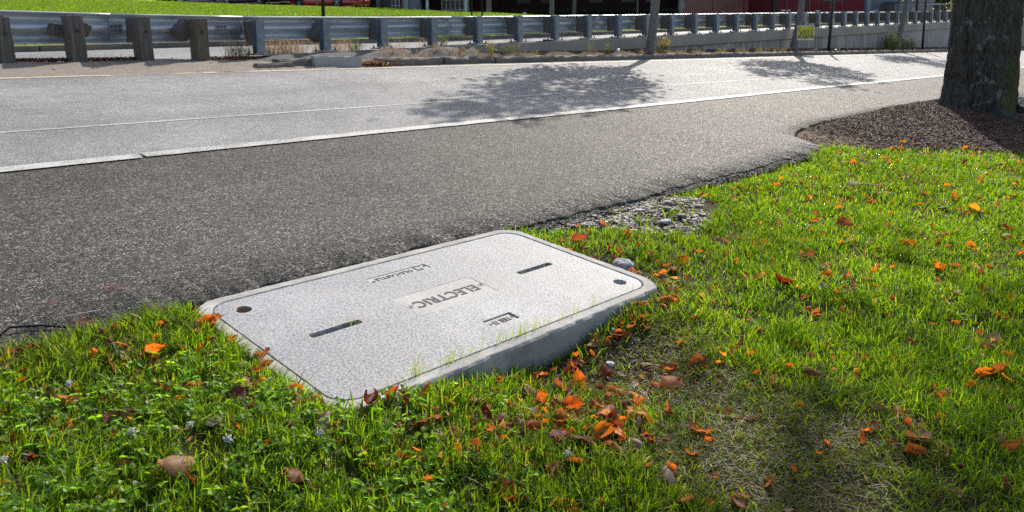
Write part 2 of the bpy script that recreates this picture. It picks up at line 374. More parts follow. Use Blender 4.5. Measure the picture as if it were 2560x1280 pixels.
# lower road: shoulder strip, lane, markings
def strip(name, xs, ya, yb, zo, m, ny=6, skirt=0, kind='structure'):
    xs = np.asarray(xs); A = ya(xs) if callable(ya) else np.full_like(xs, ya); B = yb(xs) if callable(yb) else np.full_like(xs, yb)
    V = []; nx = len(xs)
    if skirt:
        V.append(np.stack([xs, A - .012, plane(xs, A) + zo - skirt], -1)); V.append(np.stack([xs, A - .004, plane(xs, A) + zo - skirt * .35], -1))
    for t in np.linspace(0, 1, ny):
        Y = A * (1 - t) + B * t; V.append(np.stack([xs, Y, plane(xs, Y) + zo], -1))
    n = len(V); i = (np.arange(n - 1)[:, None] * nx + np.arange(nx - 1)[None]).ravel()
    o = obj(name, npmesh(name, np.concatenate(V), np.stack([i, i + 1, i + 1 + nx, i + nx], -1), smooth=True), m); o['kind'] = kind; return o
xl = np.concatenate([np.linspace(-8, -1, 30), np.linspace(-.95, 8, 700), np.linspace(8.05, 16, 160), np.linspace(17, 90, 40)])
strip('road_shoulder', xl, lambda x: edge(x) + .018 * fbm(x * 9, x * 0 + 3, o=4) + .03 * vn(x * 1.3, 5.), 5.0, -.012, M['asphalt_new'], 8, .07)
strip('road', np.linspace(-8, 90, 80), 4.985, lambda x: np.where(x < 5.4, 8.62, 8.75), -.008, M['asphalt_old'], 12)
ln = bpy.data.objects.new('edge_line', None); COL.objects.link(ln); ln['kind'] = 'structure'; WM[ln.name] = Matrix()
for k, (a, b, dy) in enumerate([(-7, 1.83, 0), (1.86, 5.08, .012), (5.1, 9.9, .004), (9.92, 14.2, .02), (14.22, 90, .0)]):
    x = np.linspace(a, b, max(8, int((b - a) * 14)))
    s_ = strip('line_section', x, lambda q: 4.922 + dy + .005 * vn(q * 14, 1.), lambda q: 5.038 + dy + .005 * vn(q * 14, 8.), -.004, M['line'], 3)
    s_.parent = ln; del s_['kind']
strip('lane_seam_line', np.linspace(-7, 90, 900), lambda q: 5.985 + .02 * vn(q * .3, 2.) - .0, lambda q: 5.985 + .02 * vn(q * .3, 2.) + .03 + .008 * vn(q * 5, 2.), -.005, M['seam'], 2)
strip('yellow_line', np.linspace(-7, 90, 600), lambda q: 8.47 + .03 * vn(q * .25, 4.), lambda q: 8.555 + .03 * vn(q * .25, 4.), -.004, M['yellow'], 2)
# sandy verge below the wooden posts and the asphalt pad that carries the first steel posts
gridmesh('sandy_verge', np.linspace(-8, 5.7, 120), np.linspace(8.54, 9.75, 24), lambda x, y: plane(x, np.minimum(y, 9.4)) + .0 + .03 * sstep(8.6, 9.4, y) + .012 * fbm(x * 3, y * 3) - .01 * sstep(8.7, 8.5, y), M['sand'])
gridmesh('median_pad', np.linspace(4.75, 8.75, 110), np.linspace(8.86, 9.75, 30), lambda x, y: plane(x, 8.8) + .05 * sstep(4.8, 5.4, x) + (z_cope(x) - .02 - plane(x, 8.8) - .05) * sstep(8.93, 9.34, y) + .005 * fbm(x * 6, y * 6), M['pad'])
gridmesh('median_bed', np.linspace(8.2, 60, 260), np.linspace(8.86, 9.47, 14), lambda x, y: plane(x, y) + .07 + .03 * sstep(8.9, 9.4, y) + .009 * fbm(x * 3.1, y * 5), M['bed'])
# ------------------------------------------------------------------ kerb stones along the median
kerb = empty('kerb', (9, 8.8, float(plane(9, 8.8)))); kerb['kind'] = 'structure'
def kerb_stone(x0, x1, top, m, yaw=0, tilt=0, dy=0, depth=.17, seed=0):
    r_ = random.Random(seed); n = max(4, int((x1 - x0) / .1)); L_ = x1 - x0; vs = []; fs = []
    for i in range(n + 1):
        t = i / n; x = -L_ / 2 + L_ * t; e = .018 if i in (0, n) else .004
        c = .006 * r_.random() + (.02 * r_.random() if r_.random() < .08 else 0)
        pts = [(-depth / 2 + r_.uniform(-.006, .006), -.16), (-depth / 2 + r_.uniform(-.008, .008), top - .025 - c), (-depth / 2 + .018 + c, top + r_.uniform(-.008, .006)), (depth / 2 - .01, top + r_.uniform(-.008, .006)), (depth / 2, -.16)]
        for (y, z) in pts: vs.append((x + r_.uniform(-e, e), y, z))
    for i in range(n):
        for k in range(4): a = i * 5 + k; fs.append((a, a + 5, a + 6, a + 1))
    fs += [(0, 1, 2, 3, 4), tuple(n * 5 + k for k in (4, 3, 2, 1, 0))]
    cx = (x0 + x1) / 2; cy = 8.81 + dy; mt = Matrix.Translation((cx, cy, float(plane(cx, cy)))) @ Matrix(((1, 0, 0, 0), (0, 1, 0, 0), (GX, 0, 1, 0), (0, 0, 0, 1))) @ Euler((0, R(tilt), R(yaw))).to_matrix().to_4x4()
    b = MB(); b.add([mt @ Vector(v) for v in vs], fs); return b.build('kerb_stone', m, kerb)
for k, a in enumerate([(4.72, 5.18, .05, 'granite', -6, -1, .06), (5.02, 5.62, .085, 'granite', 0, 0, .13), (5.48, 6.14, .125, 'granite_lt', -9, 1.2, -.015), (6.2, 6.62, .05, 'granite', 3, 2, .1), (6.48, 7.62, .095, 'granite', 0, .4, -.005), (7.68, 8.38, .09, 'granite', 2, -1, .01), (8.42, 8.72, .075, 'granite', -3, 3, .03)]):
    kerb_stone(a[0], a[1], a[2], M[a[3]], a[4], a[5], a[6], seed=k)
x = 8.74; k = 20
while x < 58:
    w = rnd.choice([1.15, 1.3, 1.45, 1.2]) if x < 34 else 2.2
    kerb_stone(x, x + w - .012, .085 + rnd.uniform(-.005, .006), M['granite'] , rnd.uniform(-.25, .25), 0, rnd.uniform(-.004, .004), seed=k); x += w; k += 1

# ------------------------------------------------------------------ retaining wall: stem panels below, coping sections above
wall = tag(empty('retaining_wall', (20, 9.6, .3)), 'low stained concrete retaining wall with coping under the steel guardrail posts', 'wall')
def wall_box(name, x0, x1, y0, y1, zb, zt, m, bev=.008):
    n = max(2, int((x1 - x0) / 1.0)); X = np.linspace(x0, x1, n + 1); vs = []; fs = []
    for q in X: vs += [(q, y0, zb(q)), (q, y0, zt(q)), (q, y1, zt(q)), (q, y1, zb(q))]
    for i in range(n):
        for k in range(4): a = i * 4 + k; b2 = i * 4 + (k + 1) % 4; fs.append((a, a + 4, b2 + 4, b2))
    fs += [(0, 1, 2, 3), tuple(n * 4 + k for k in (3, 2, 1, 0))]
    return MB().add(vs, fs).build(name, m, wall, bev)
jx = [8.45, 9.35, 11.15, 13.82, 16.9, 20.35, 24.5, 28.4, 32.5, 36.4, 41, 47, 55]
jx = [8.45, 9.9, 13.95, 17.6, 21.3, 25.3, 29.6, 33.3, 37.5, 42, 48, 55]
for a, b2 in zip(jx, jx[1:]):
    wall_box('coping', a + .008, b2 - .008, 9.36, 9.72, lambda q: float(max(z_cope(q) - .25, plane(q, 9.4) + .02)), lambda q: float(z_cope(q)), M['coping'], .012)
sx = [8.6, 11.6, 14.6, 17.4, 20.6, 23.8, 27.0, 30.2, 33.4, 36.6, 40, 47, 55]
for a, b2 in zip(sx, sx[1:]):
    wall_box('wall_panel', a + .004, b2 - .004, 9.43, 9.69, lambda q: float(plane(q, 9.5)) - .4, lambda q: float(z_cope(q)) - .252, M['wall'], .006)

# ------------------------------------------------------------------ upper road, far kerb, far lawn
def tilt_up(x, y): return (y - 9.7) / 3.7 * .065 * (1 - sstep(6, 13, x))
def upz(x, y): return z_up(x) - .03 + tilt_up(x, y)
gridmesh('upper_road', np.concatenate([np.linspace(-30, 5, 20), np.linspace(6, 60, 40), np.linspace(70, 200, 12)]), np.array([9.70, 10.5, 12, 13.42]), upz, M['asphalt_far'])
fk = empty('far_kerb', (10, 13.5, .9)); fk['kind'] = 'structure'
x = -14; k = 300
while x < 70:
    w = 1.6 if x < 32 else 3.
    zc = float(z_up(x + w / 2) + tilt_up(x + w / 2, 13.4)) - .01; b = MB(); b.box((x + w / 2, 13.49, zc + .0), (w - .014, .14, .15), jit=.004)
    b.build('kerb_stone', M['granite'], fk, .01); x += w
gridmesh('verge_path', np.concatenate([np.linspace(14, 60, 60), np.linspace(62, 120, 10)]), np.array([13.57, 14.2, 15.2]), lambda x, y: z_up(x) + .07 + .0 * y, m_plain('pale dry verge', (.42, .37, .27), .9, nscale=6, namt=.35))
M['farlawn'] = m_plain('far lawn ground', (.12, .19, .018), .95, 0, .0, nscale=5, namt=.4)
gridmesh('far_lawn', np.concatenate([np.linspace(-40, -6, 18), np.linspace(-5, 60, 131)]), np.linspace(13.55, 37, 66), far_lawn_z, M['farlawn'])

# grass blades as arrays ----------------------------------------------------------------
def blades(x, y, z, h, w, lean, col, az=None, jitter_az=None):
    n = len(x); az = rng.uniform(0, 2 * np.pi, n) if az is None else az; la = rng.uniform(0, 2 * np.pi, n) if jitter_az is None else jitter_az
    ts = np.array([0, .4, .78, 1.]); dx, dy = np.cos(az), np.sin(az); lx, ly = np.cos(la), np.sin(la)
    V = np.zeros((n, 7, 3), np.float32)
    for i, t in enumerate(ts):
        off = lean * h * t ** 1.8; cx = x + lx * off; cy = y + ly * off; cz = z + h * (t - .35 * np.clip(lean, 0, 2.4) * .5 * t ** 2.4)
        hw = w * .5 * (1 - .25 * t if i < 2 else (.62 if i == 2 else 0))
        if i < 3:
            V[:, 2 * i] = np.stack([cx - dx * hw, cy - dy * hw, cz], -1); V[:, 2 * i + 1] = np.stack([cx + dx * hw, cy + dy * hw, cz], -1)
        else: V[:, 6] = np.stack([cx, cy, cz], -1)
    F0 = np.array([[0, 1, 3], [0, 3, 2], [2, 3, 5], [2, 5, 4], [4, 5, 6]]); F = (F0[None] + (np.arange(n) * 7)[:, None, None]).reshape(-1, 3)
    return V.reshape(-1, 3), F, np.repeat(np.asarray(col, np.float32), 7, 0)
def pal(n, cols, wts, var=.25):
    c = np.array(cols)[rng.choice(len(cols), n, p=np.array(wts) / sum(wts))]; return np.clip(c * (1 + rng.uniform(-var, var, (n, 1))) * (1 + rng.uniform(-.08, .08, (n, 3))), 0, 1)

# far lawn blades
n = 110000; x = rng.uniform(-12, 46, n); y = 13.7 + 22 * rng.random(n) ** 1.2
c = pal(n, [(.12, .21, .018), (.17, .25, .02), (.10, .18, .018), (.30, .27, .08)], [5, 4, 3, .5], .15)
V, F, C3 = blades(x, y, far_lawn_z(x, y) - .01, rng.uniform(.025, .055, n), rng.uniform(.015, .035, n), rng.uniform(.2, 1.2, n), c)
o = obj('far_lawn_grass', npmesh('far_lawn_grass', V, F, C3), GRASSM); tag(o, 'short bright green grass on the bank beyond the upper road', 'grass', kind='stuff')

# ------------------------------------------------------------------ guardrail
gr = tag(empty('guardrail', (5, 9.5, .86)), 'long galvanised W-beam guardrail on wooden then steel posts above the road', 'guardrail')
RAILX = [-6, 2.3, 3.5, 5.2, 7.3, 10, 12.8, 20, 36, 60]; RTOP = [1.62, 1.432, 1.398, 1.366, 1.361, 1.372, 1.398, 1.46, 1.585, 1.8]; RHT = [.37, .365, .35, .32, .31, .31, .31, .31, .31, .31]
prof = [(-.0, 0.), (.012, .012), (.035, .03), (.07, .06), (.082, .10), (.07, .125), (.02, .17), (.0, .20), (.0, .30), (.02, .33), (.07, .375), (.082, .40), (.07, .44), (.035, .47), (.012, .488), (.0, .5)]
prof = [(0.02, 0.), (-.004, .02), (.0, .045), (.03, .075), (.07, .13), (.082, .19), (.078, .25), (.055, .32), (.012, .40), (-.004, .455), (-.006, .5)]
prof = prof + [(d, 1 - h) for d, h in prof[-2::-1]][:-3] + [(.004, .93), (-.012, .945), (-.016, .97), (-.006, .99), (.012, 1.), (.03, .995), (.04, .975)]
def rail_section(x0, x1, dy=0.):
    X = np.linspace(x0, x1, max(3, int((x1 - x0) / .4) + 1)); vs = []; fs = []; n = len(prof)
    for q in X:
        top = float(np.interp(q, RAILX, RTOP)); ht = float(np.interp(q, RAILX, RHT))
        for (d, h) in prof: vs.append((q, 9.755 + dy + d, top - ht * (1 - h)))
    for i in range(len(X) - 1):
        for k in range(n - 1): a = i * n + k; fs.append((a, a + n, a + n + 1, a + 1))
    b = MB(); b.add(vs, fs, True); o = b.build('rail_beam', M['rail'], gr)
    s = o.modifiers.new('thick', 'SOLIDIFY'); s.thickness = .005; return o
rx_ = [-6, -.6, 3.38, 4.86, 8.72, 12.55, 16.35, 20.2, 24.0, 27.8, 31.6, 35.4, 39.2, 43, 50, 58]
for i, (a, b2) in enumerate(zip(rx_, rx_[1:])): rail_section(a, b2 + .16, .006 * (i % 2))
# splice plates with their bolts on the two battered joints
for q in (3.42, 4.72):
    zc = float(np.interp(q, RAILX, RTOP)) - .5 * float(np.interp(q, RAILX, RHT))
    pl = MB().box((q, 9.742, zc), (.15, .012, .11), Euler((0, R(rnd.uniform(-6, 6)), 0)).to_matrix()).build('splice_plate', M['steel'], gr, .004)
    for ax in (-.045, 0, .045):
        for az in (-.025, .025): MB().tube([(q + ax, 9.737, zc + az), (q + ax, 9.728, zc + az)], .011, 7).build('bolt', M['bolt'], pl)
# wooden posts
for (xx, w, mm, lx, top) in [(2.215, .155, 'wood_grey', .05, 1.352), (2.9, .155, 'wood_grey', .035, 1.372), (3.625, .15, 'wood_grey', .032, 1.352), (4.295, .145, 'wood_brown', .012, 1.336), (1.5, .15, 'wood_grey', .02, 1.37), (.8, .15, 'wood_grey', 0, 1.38), (.1, .15, 'wood_grey', .02, 1.4)]:
    b = MB(); z0 = float(plane(xx, 9.4)) - .25; n = 10; vs = []; fs = []
    for i in range(n + 1):
        t = i / n; z = z0 + (top - z0) * t; cx = xx - lx * max(0, t - .3); hw = w / 2; hd = .11
        for (a, c_) in ((-1, -1), (1, -1), (1, 1), (-1, 1)): vs.append((cx + a * hw + rnd.uniform(-.004, .004), 9.47 + c_ * hd + rnd.uniform(-.004, .004), z + (rnd.uniform(-.006, .006) if i == n else 0)))
    for i in range(n):
        for k in range(4): a = i * 4 + k; d = i * 4 + (k + 1) % 4; fs.append((a, d, d + 4, a + 4))
    fs.append(tuple(n * 4 + k for k in range(4))); b.add(vs, fs); p_ = b.build('wooden_post', M[mm], gr, .008)
    MB().tube([(xx - .01, 9.365, top - .17), (xx - .01, 9.345, top - .17)], .018, 8).build('bolt', M['bolt'], p_)
def block(x, yc, z, d, rot=(0, 0, 0), m='wood_block'):
    e = Euler([R(a) for a in rot]).to_matrix(); b = MB().box((0, 0, 0), d, None, jit=.008)
    o = b.build('offset_block', M[m], gr, .006); o.matrix_parent_inverse = Matrix.Identity(4); o.matrix_parent_inverse = WM[gr.name].inverted() @ (Matrix.Translation((x, yc, z)) @ e.to_4x4()); return o
block(2.83, 9.63, 1.20, (.30, .13, .12), (0, 14, 8)); block(3.05, 9.66, 1.215, (.12, .14, .13), (0, 25, 0))
block(4.17, 9.64, 1.195, (.22, .15, .19), (0, -42, 10)); block(3.6, 9.66, 1.2, (.13, .16, .30)); block(2.2, 9.66, 1.22, (.13, .16, .30)); block(1.5, 9.66, 1.22, (.13, .16, .30))
# steel posts
def post_mesh():
    b = MB(); H = .458; b.box((0, -.06, H / 2 + .01), (.115, .009, H - .02)); b.box((0, .06, H / 2 + .01), (.115, .009, H - .02)); b.box((0, 0, H / 2 + .01), (.008, .1105, H - .021)); return b
def mesh_of(b, name, m):
    me = bpy.data.meshes.new(name); me.from_pydata(b.v, [], b.f); me.polygons.foreach_set('use_smooth', b.sm); me.materials.append(m); me.update(); return me
pm = mesh_of(post_mesh(), 'steel_post', M['steel']); plm = mesh_of(MB().box((0, .0, .006), (.27, .24, .016)), 'base_plate', M['steel'])
bom = mesh_of(MB().tube([(0, 0, .012), (0, 0, .03)], .016, 6).tube([(0, 0, .03), (0, 0, .052)], .008, 6), 'anchor_bolt', M['bolt'])
def child(name, me, parent, mtx):
    o = bpy.data.objects.new(name, me); COL.objects.link(o); o.parent = parent; o.matrix_parent_inverse = Matrix.Identity(4)
    o.matrix_basis = mtx; return o
GI = WM[gr.name].inverted()
for k in range(52):
    xx = 5.125 + .9955 * k + rnd.uniform(-.01, .01); z = float(z_cope(xx)) + .004 - (.006 if xx < 8.5 else 0)
    if xx > 56: break
    po = child('steel_post', pm, gr, GI @ Matrix.Translation((xx, 9.53, z)) @ Euler((rnd.uniform(-.01, .01), rnd.uniform(-.012, .012), 0)).to_matrix().to_4x4())
    child('base_plate', plm, po, Matrix.Identity(4))
    if xx < 40:
        for (ax, ay) in ((-.105, -.08), (.105, -.08), (-.105, .08), (.105, .08)): child('anchor_bolt', bom, po, Matrix.Translation((ax, ay, 0)))
    zc = z + .29; rot = {0: (0, -7, 4), 1: (0, 38, 10), 2: (0, 6, 0), 4: (0, 3, 0), 5: (0, -8, 0), 11: (0, 12, 0), 13: (0, -10, 0)}.get(k, (0, rnd.uniform(-2, 2), rnd.uniform(-3, 3)))
    block(xx - .005, 9.68, zc, (.14, .165, .315), rot)

# ------------------------------------------------------------------ utility vault with polymer concrete lid
cxv, cyv = (COVX[0] + COVX[1]) / 2, (COVY[0] + COVY[1]) / 2
ex = Vector((1, 0, GX)).normalized(); ez = Vector((-GX, -GY, 1)).normalized(); ey = ez.cross(ex)
vm = Matrix(((ex.x, ey.x, ez.x, cxv), (ex.y, ey.y, ez.y, cyv), (ex.z, ey.z, ez.z, float(plane(cxv, cyv)) + .004), (0, 0, 0, 1)))
vault = tag(empty('utility_vault', (0, 0, 0), vm), 'large pale concrete electric vault with speckled lid set between asphalt and grass', 'utility cover'); vault['_local'] = 1
def rrect(x0, x1, y0, y1, r, n=8):
    pts = []
    for (cx, cy, a0) in ((x1 - r, y1 - r, 0), (x0 + r, y1 - r, 90), (x0 + r, y0 + r, 180), (x1 - r, y0 + r, 270)):
        for i in range(n + 1): a = R(a0 + 90 * i / n); pts.append((cx + r * math.cos(a), cy + r * math.sin(a)))
    return pts
def lx(x): return x - cxv
def ly(y): return (y - cyv)
def ring_loft(loops, closed_first=False):
    n = len(loops[0]); vs = [p for l in loops for p in l]; fs = []
    for i in range(len(loops) - 1):
        for k in range(n): fs.append((i * n + k, i * n + (k + 1) % n, (i + 1) * n + (k + 1) % n, (i + 1) * n + k))
    return vs, fs
GRV = (lx(COVX[0]) + .05, lx(COVX[1]) - .05, ly(COVY[0]) + .05, ly(COVY[1]) - .05)
def rr3(inset, z, r, dens=10, wob=0.):
    x0, x1, y0, y1 = lx(COVX[0]) + inset, lx(COVX[1]) - inset, ly(COVY[0]) + inset, ly(COVY[1]) - inset
    base = rrect(x0, x1, y0, y1, r, 8); pts = []
    for i, p in enumerate(base):
        q = base[(i + 1) % len(base)]; d = math.hypot(q[0] - p[0], q[1] - p[1]); m_ = 44 if i % 9 == 8 else 1
        for j in range(m_): t = j / m_; pts.append((p[0] + (q[0] - p[0]) * t, p[1] + (q[1] - p[1]) * t))
    out = []
    for (x, y) in pts:
        w_ = wob * float(fbm(x * 55, y * 55)) * .55; w_ += -1.2 * wob * max(0., float(vn(x * 9 + 3, y * 9)) - .55) if wob > .003 else 0; out.append((x + w_ * (-1 if x < 0 else 1), y + w_ * (-1 if y < 0 else 1), z + w_ * .3))
    return out
ins = .05
L5 = [rr3(-.012, -.34, .13), rr3(-.005, -.10, .125, wob=.002), rr3(-.001, -.018, .12, wob=.004), rr3(.001, -.009, .12, wob=.006), rr3(.007, -.002, .115, wob=.006), rr3(.011, 0, .11, wob=.002), rr3(ins - .004, 0, .09, wob=.001), rr3(ins - .001, -.002, .088, wob=.003), rr3(ins, -.05, .088), rr3(ins + .03, -.052, .08), rr3(ins + .03, -.34, .08)]
vs, fs = ring_loft(L5); cb = MB().add(vs, fs, True).build('collar', M['collar'], vault); cb.data.polygons.foreach_set('use_smooth', [False] * len(cb.data.polygons))
# lid from filled outlines (slots and bolt holes are real openings)
def filled(name, loops, zt, thick, m, parent, bev=.0015):
    cu = bpy.data.curves.new(name + '_outline', 'CURVE'); cu.dimensions = '2D'; cu.fill_mode = 'BOTH'
    for lp in loops:
        sp = cu.splines.new('POLY'); sp.points.add(len(lp) - 1); sp.use_cyclic_u = True
        for p_, q in zip(sp.points, lp): p_.co = (q[0], q[1], 0, 1)
    cu.extrude = thick / 2; cu.bevel_depth = bev; cu.bevel_resolution = 1
    t = bpy.data.objects.new('tmp', cu); COL.objects.link(t); dg = bpy.context.evaluated_depsgraph_get()
    me = bpy.data.meshes.new_from_object(t.evaluated_get(dg)); bpy.data.objects.remove(t); bpy.data.curves.remove(cu)
    me.name = name; me.transform(Matrix.Translation((0, 0, zt - thick / 2 - bev))); me.materials.clear(); me.materials.append(m)
    return obj(name, me, m, parent)
def circ(x, y, r, n=24): return [(x + r * math.cos(2 * math.pi * i / n), y + r * math.sin(2 * math.pi * i / n)) for i in range(n)]
def slot(x0, x1, y, h, r=.012): return rrect(x0, x1, y - h / 2, y + h / 2, r, 5)
g = .0065; lidloop = rrect(GRV[0] + g, GRV[1] - g, GRV[2] + g, GRV[3] - g, .082, 10)
s1 = slot(lx(1.316), lx(1.522), ly(2.214), .034); s2 = slot(lx(2.322), lx(2.537), ly(2.206), .032)
h1, h2 = circ(lx(1.246), ly(2.536), .030), circ(lx(2.612), ly(1.882), .030)
pe = rrect(lx(1.727), lx(2.118), ly(2.118), ly(2.302), .006, 2); po_ = rrect(lx(1.758), lx(2.064), ly(2.470), ly(2.522), .004, 2); pt = rrect(lx(1.864), lx(2.004), ly(1.892), ly(1.952), .004, 2)
lid = filled('lid', [lidloop, s1, s2, h1, h2, pe, po_, pt], -.002, .05, M['lid'], vault)
def rim(loop, name, m, zt, hgt, parent):
    n = len(loop); c = Vector((sum(p[0] for p in loop) / n, sum(p[1] for p in loop) / n)); inn = [(c.x + (p[0] - c.x) * .93, c.y + (p[1] - c.y) * .93) for p in loop]
    vs, fs = ring_loft([[(*p, zt) for p in loop], [(*p, zt) for p in inn], [(*p, zt - hgt) for p in inn]]); return MB().add(vs, fs, True).build(name, m, parent)
rim(circ(lx(1.246), ly(2.536), .0295), 'bolt_cup', M['brass'], -.006, .05, lid); rim(circ(lx(2.612), ly(1.882), .0295), 'bolt_cup', M['collar'], -.006, .05, lid)
for (sx_, sy_) in ((1.246, 2.536), (2.612, 1.882)):
    MB().tube([(lx(sx_), ly(sy_), -.05), (lx(sx_), ly(sy_), -.032)], .015, 6).build('bolt_head', M['bolt'], lid)
    MB().prism(circ(lx(sx_), ly(sy_), .033, 16), -.0705, -.0565).build('bolt_seat', M['dark'], lid)
for (a, b2, yy) in ((1.39, 1.46, 2.214), (2.40, 2.47, 2.206)): MB().tube([(lx(1.33 if a < 2 else 2.335), ly(yy), -.034), (lx(1.51 if a < 2 else 2.525), ly(yy), -.034)], .009, 8).build('lifting_bar', M['bolt'], lid)
MB().prism(rrect(GRV[0] - .02, GRV[1] + .02, GRV[2] - .02, GRV[3] + .02, .09), -.13, -.12).build('vault_floor', M['dark'], vault)
for (dx_, dy_) in ((2.25, 2.587), (2.62, 2.204), (1.26, 1.96), (1.24, 2.30), (1.62, 2.59)): rim(circ(lx(dx_), ly(dy_), .022), 'lifting_disc', M['plate'], -.0025, .004, lid)
def text_mesh(s, size, font=None, bold=0., sx=1.0):
    cu = bpy.data.curves.new('lettering', 'FONT'); cu.body = s; cu.size = size; cu.align_x = 'CENTER'; cu.align_y = 'CENTER'; cu.extrude = .0008; cu.offset = bold; cu.space_character = 1.12
    t = bpy.data.objects.new('tmp', cu); COL.objects.link(t); dg = bpy.context.evaluated_depsgraph_get(); me = bpy.data.meshes.new_from_object(t.evaluated_get(dg))
    bpy.data.objects.remove(t); bpy.data.curves.remove(cu); me.transform(Matrix.Diagonal((sx, 1, 1, 1))); me.name = 'lettering'; me.materials.clear(); return me
def plate(loop, zt, word, cx, cy, size, bold, width, rivets, rr_):
    p_ = filled('marker_plate', [[(x * .996 + sum(q[0] for q in loop) / len(loop) * .004, y) for x, y in loop]], zt, .03, M['plate'], vault, .0008)
    me = text_mesh(word, size, bold=bold); xsz = max(v.co.x for v in me.vertices) - min(v.co.x for v in me.vertices); me.transform(Matrix.Diagonal((width / xsz, 1, 1, 1)))
    me.transform(Matrix.Translation((lx(cx), ly(cy), zt + .0006)) @ Matrix.Rotation(math.pi, 4, 'Z')); obj('lettering', me, M['letter'], p_)
    for q in rivets:
        rim(circ(lx(q[0]), ly(q[1]), rr_, 16), 'rivet_ring', M['letter'], zt + .0012, .003, p_); MB().prism(circ(lx(q[0]), ly(q[1]), rr_ * .35, 8), zt - .001, zt + .0012).build('rivet', M['letter'], p_)
    return p_
plate(pe, -.003, 'ELECTRIC', 1.918, 2.206, .078, .0014, .315, [(1.737, 2.204), (2.104, 2.208)], .012)
op = plate(po_, -.0045, 'OLDCASTLE', 1.885, 2.495, .034, .0004, .19, [(1.775, 2.484), (2.052, 2.506)], .008)
b = MB(); bx, by = lx(2.012), ly(2.497)
for loop in ([(-.016, -.02), (.016, -.02), (.016, .02), (-.016, .02)],):
    b.prism([(bx + q[0], by + q[1]) for q in loop], -.0055, -.0032)
b.build('emblem', M['letter'], op); MB().prism([(bx - .010, by - .012), (bx + .010, by - .012), (bx + .010, by + .016), (bx + .004, by + .016), (bx, by + .008), (bx - .004, by + .016), (bx - .010, by + .016)], -.0050, -.0026).build('emblem_field', M['plate'], op)
plate(pt, -.0075, 'TIER 15', 1.934, 1.922, .038, .0008, .085, [(1.876, 1.920), (1.992, 1.924)], .0085)
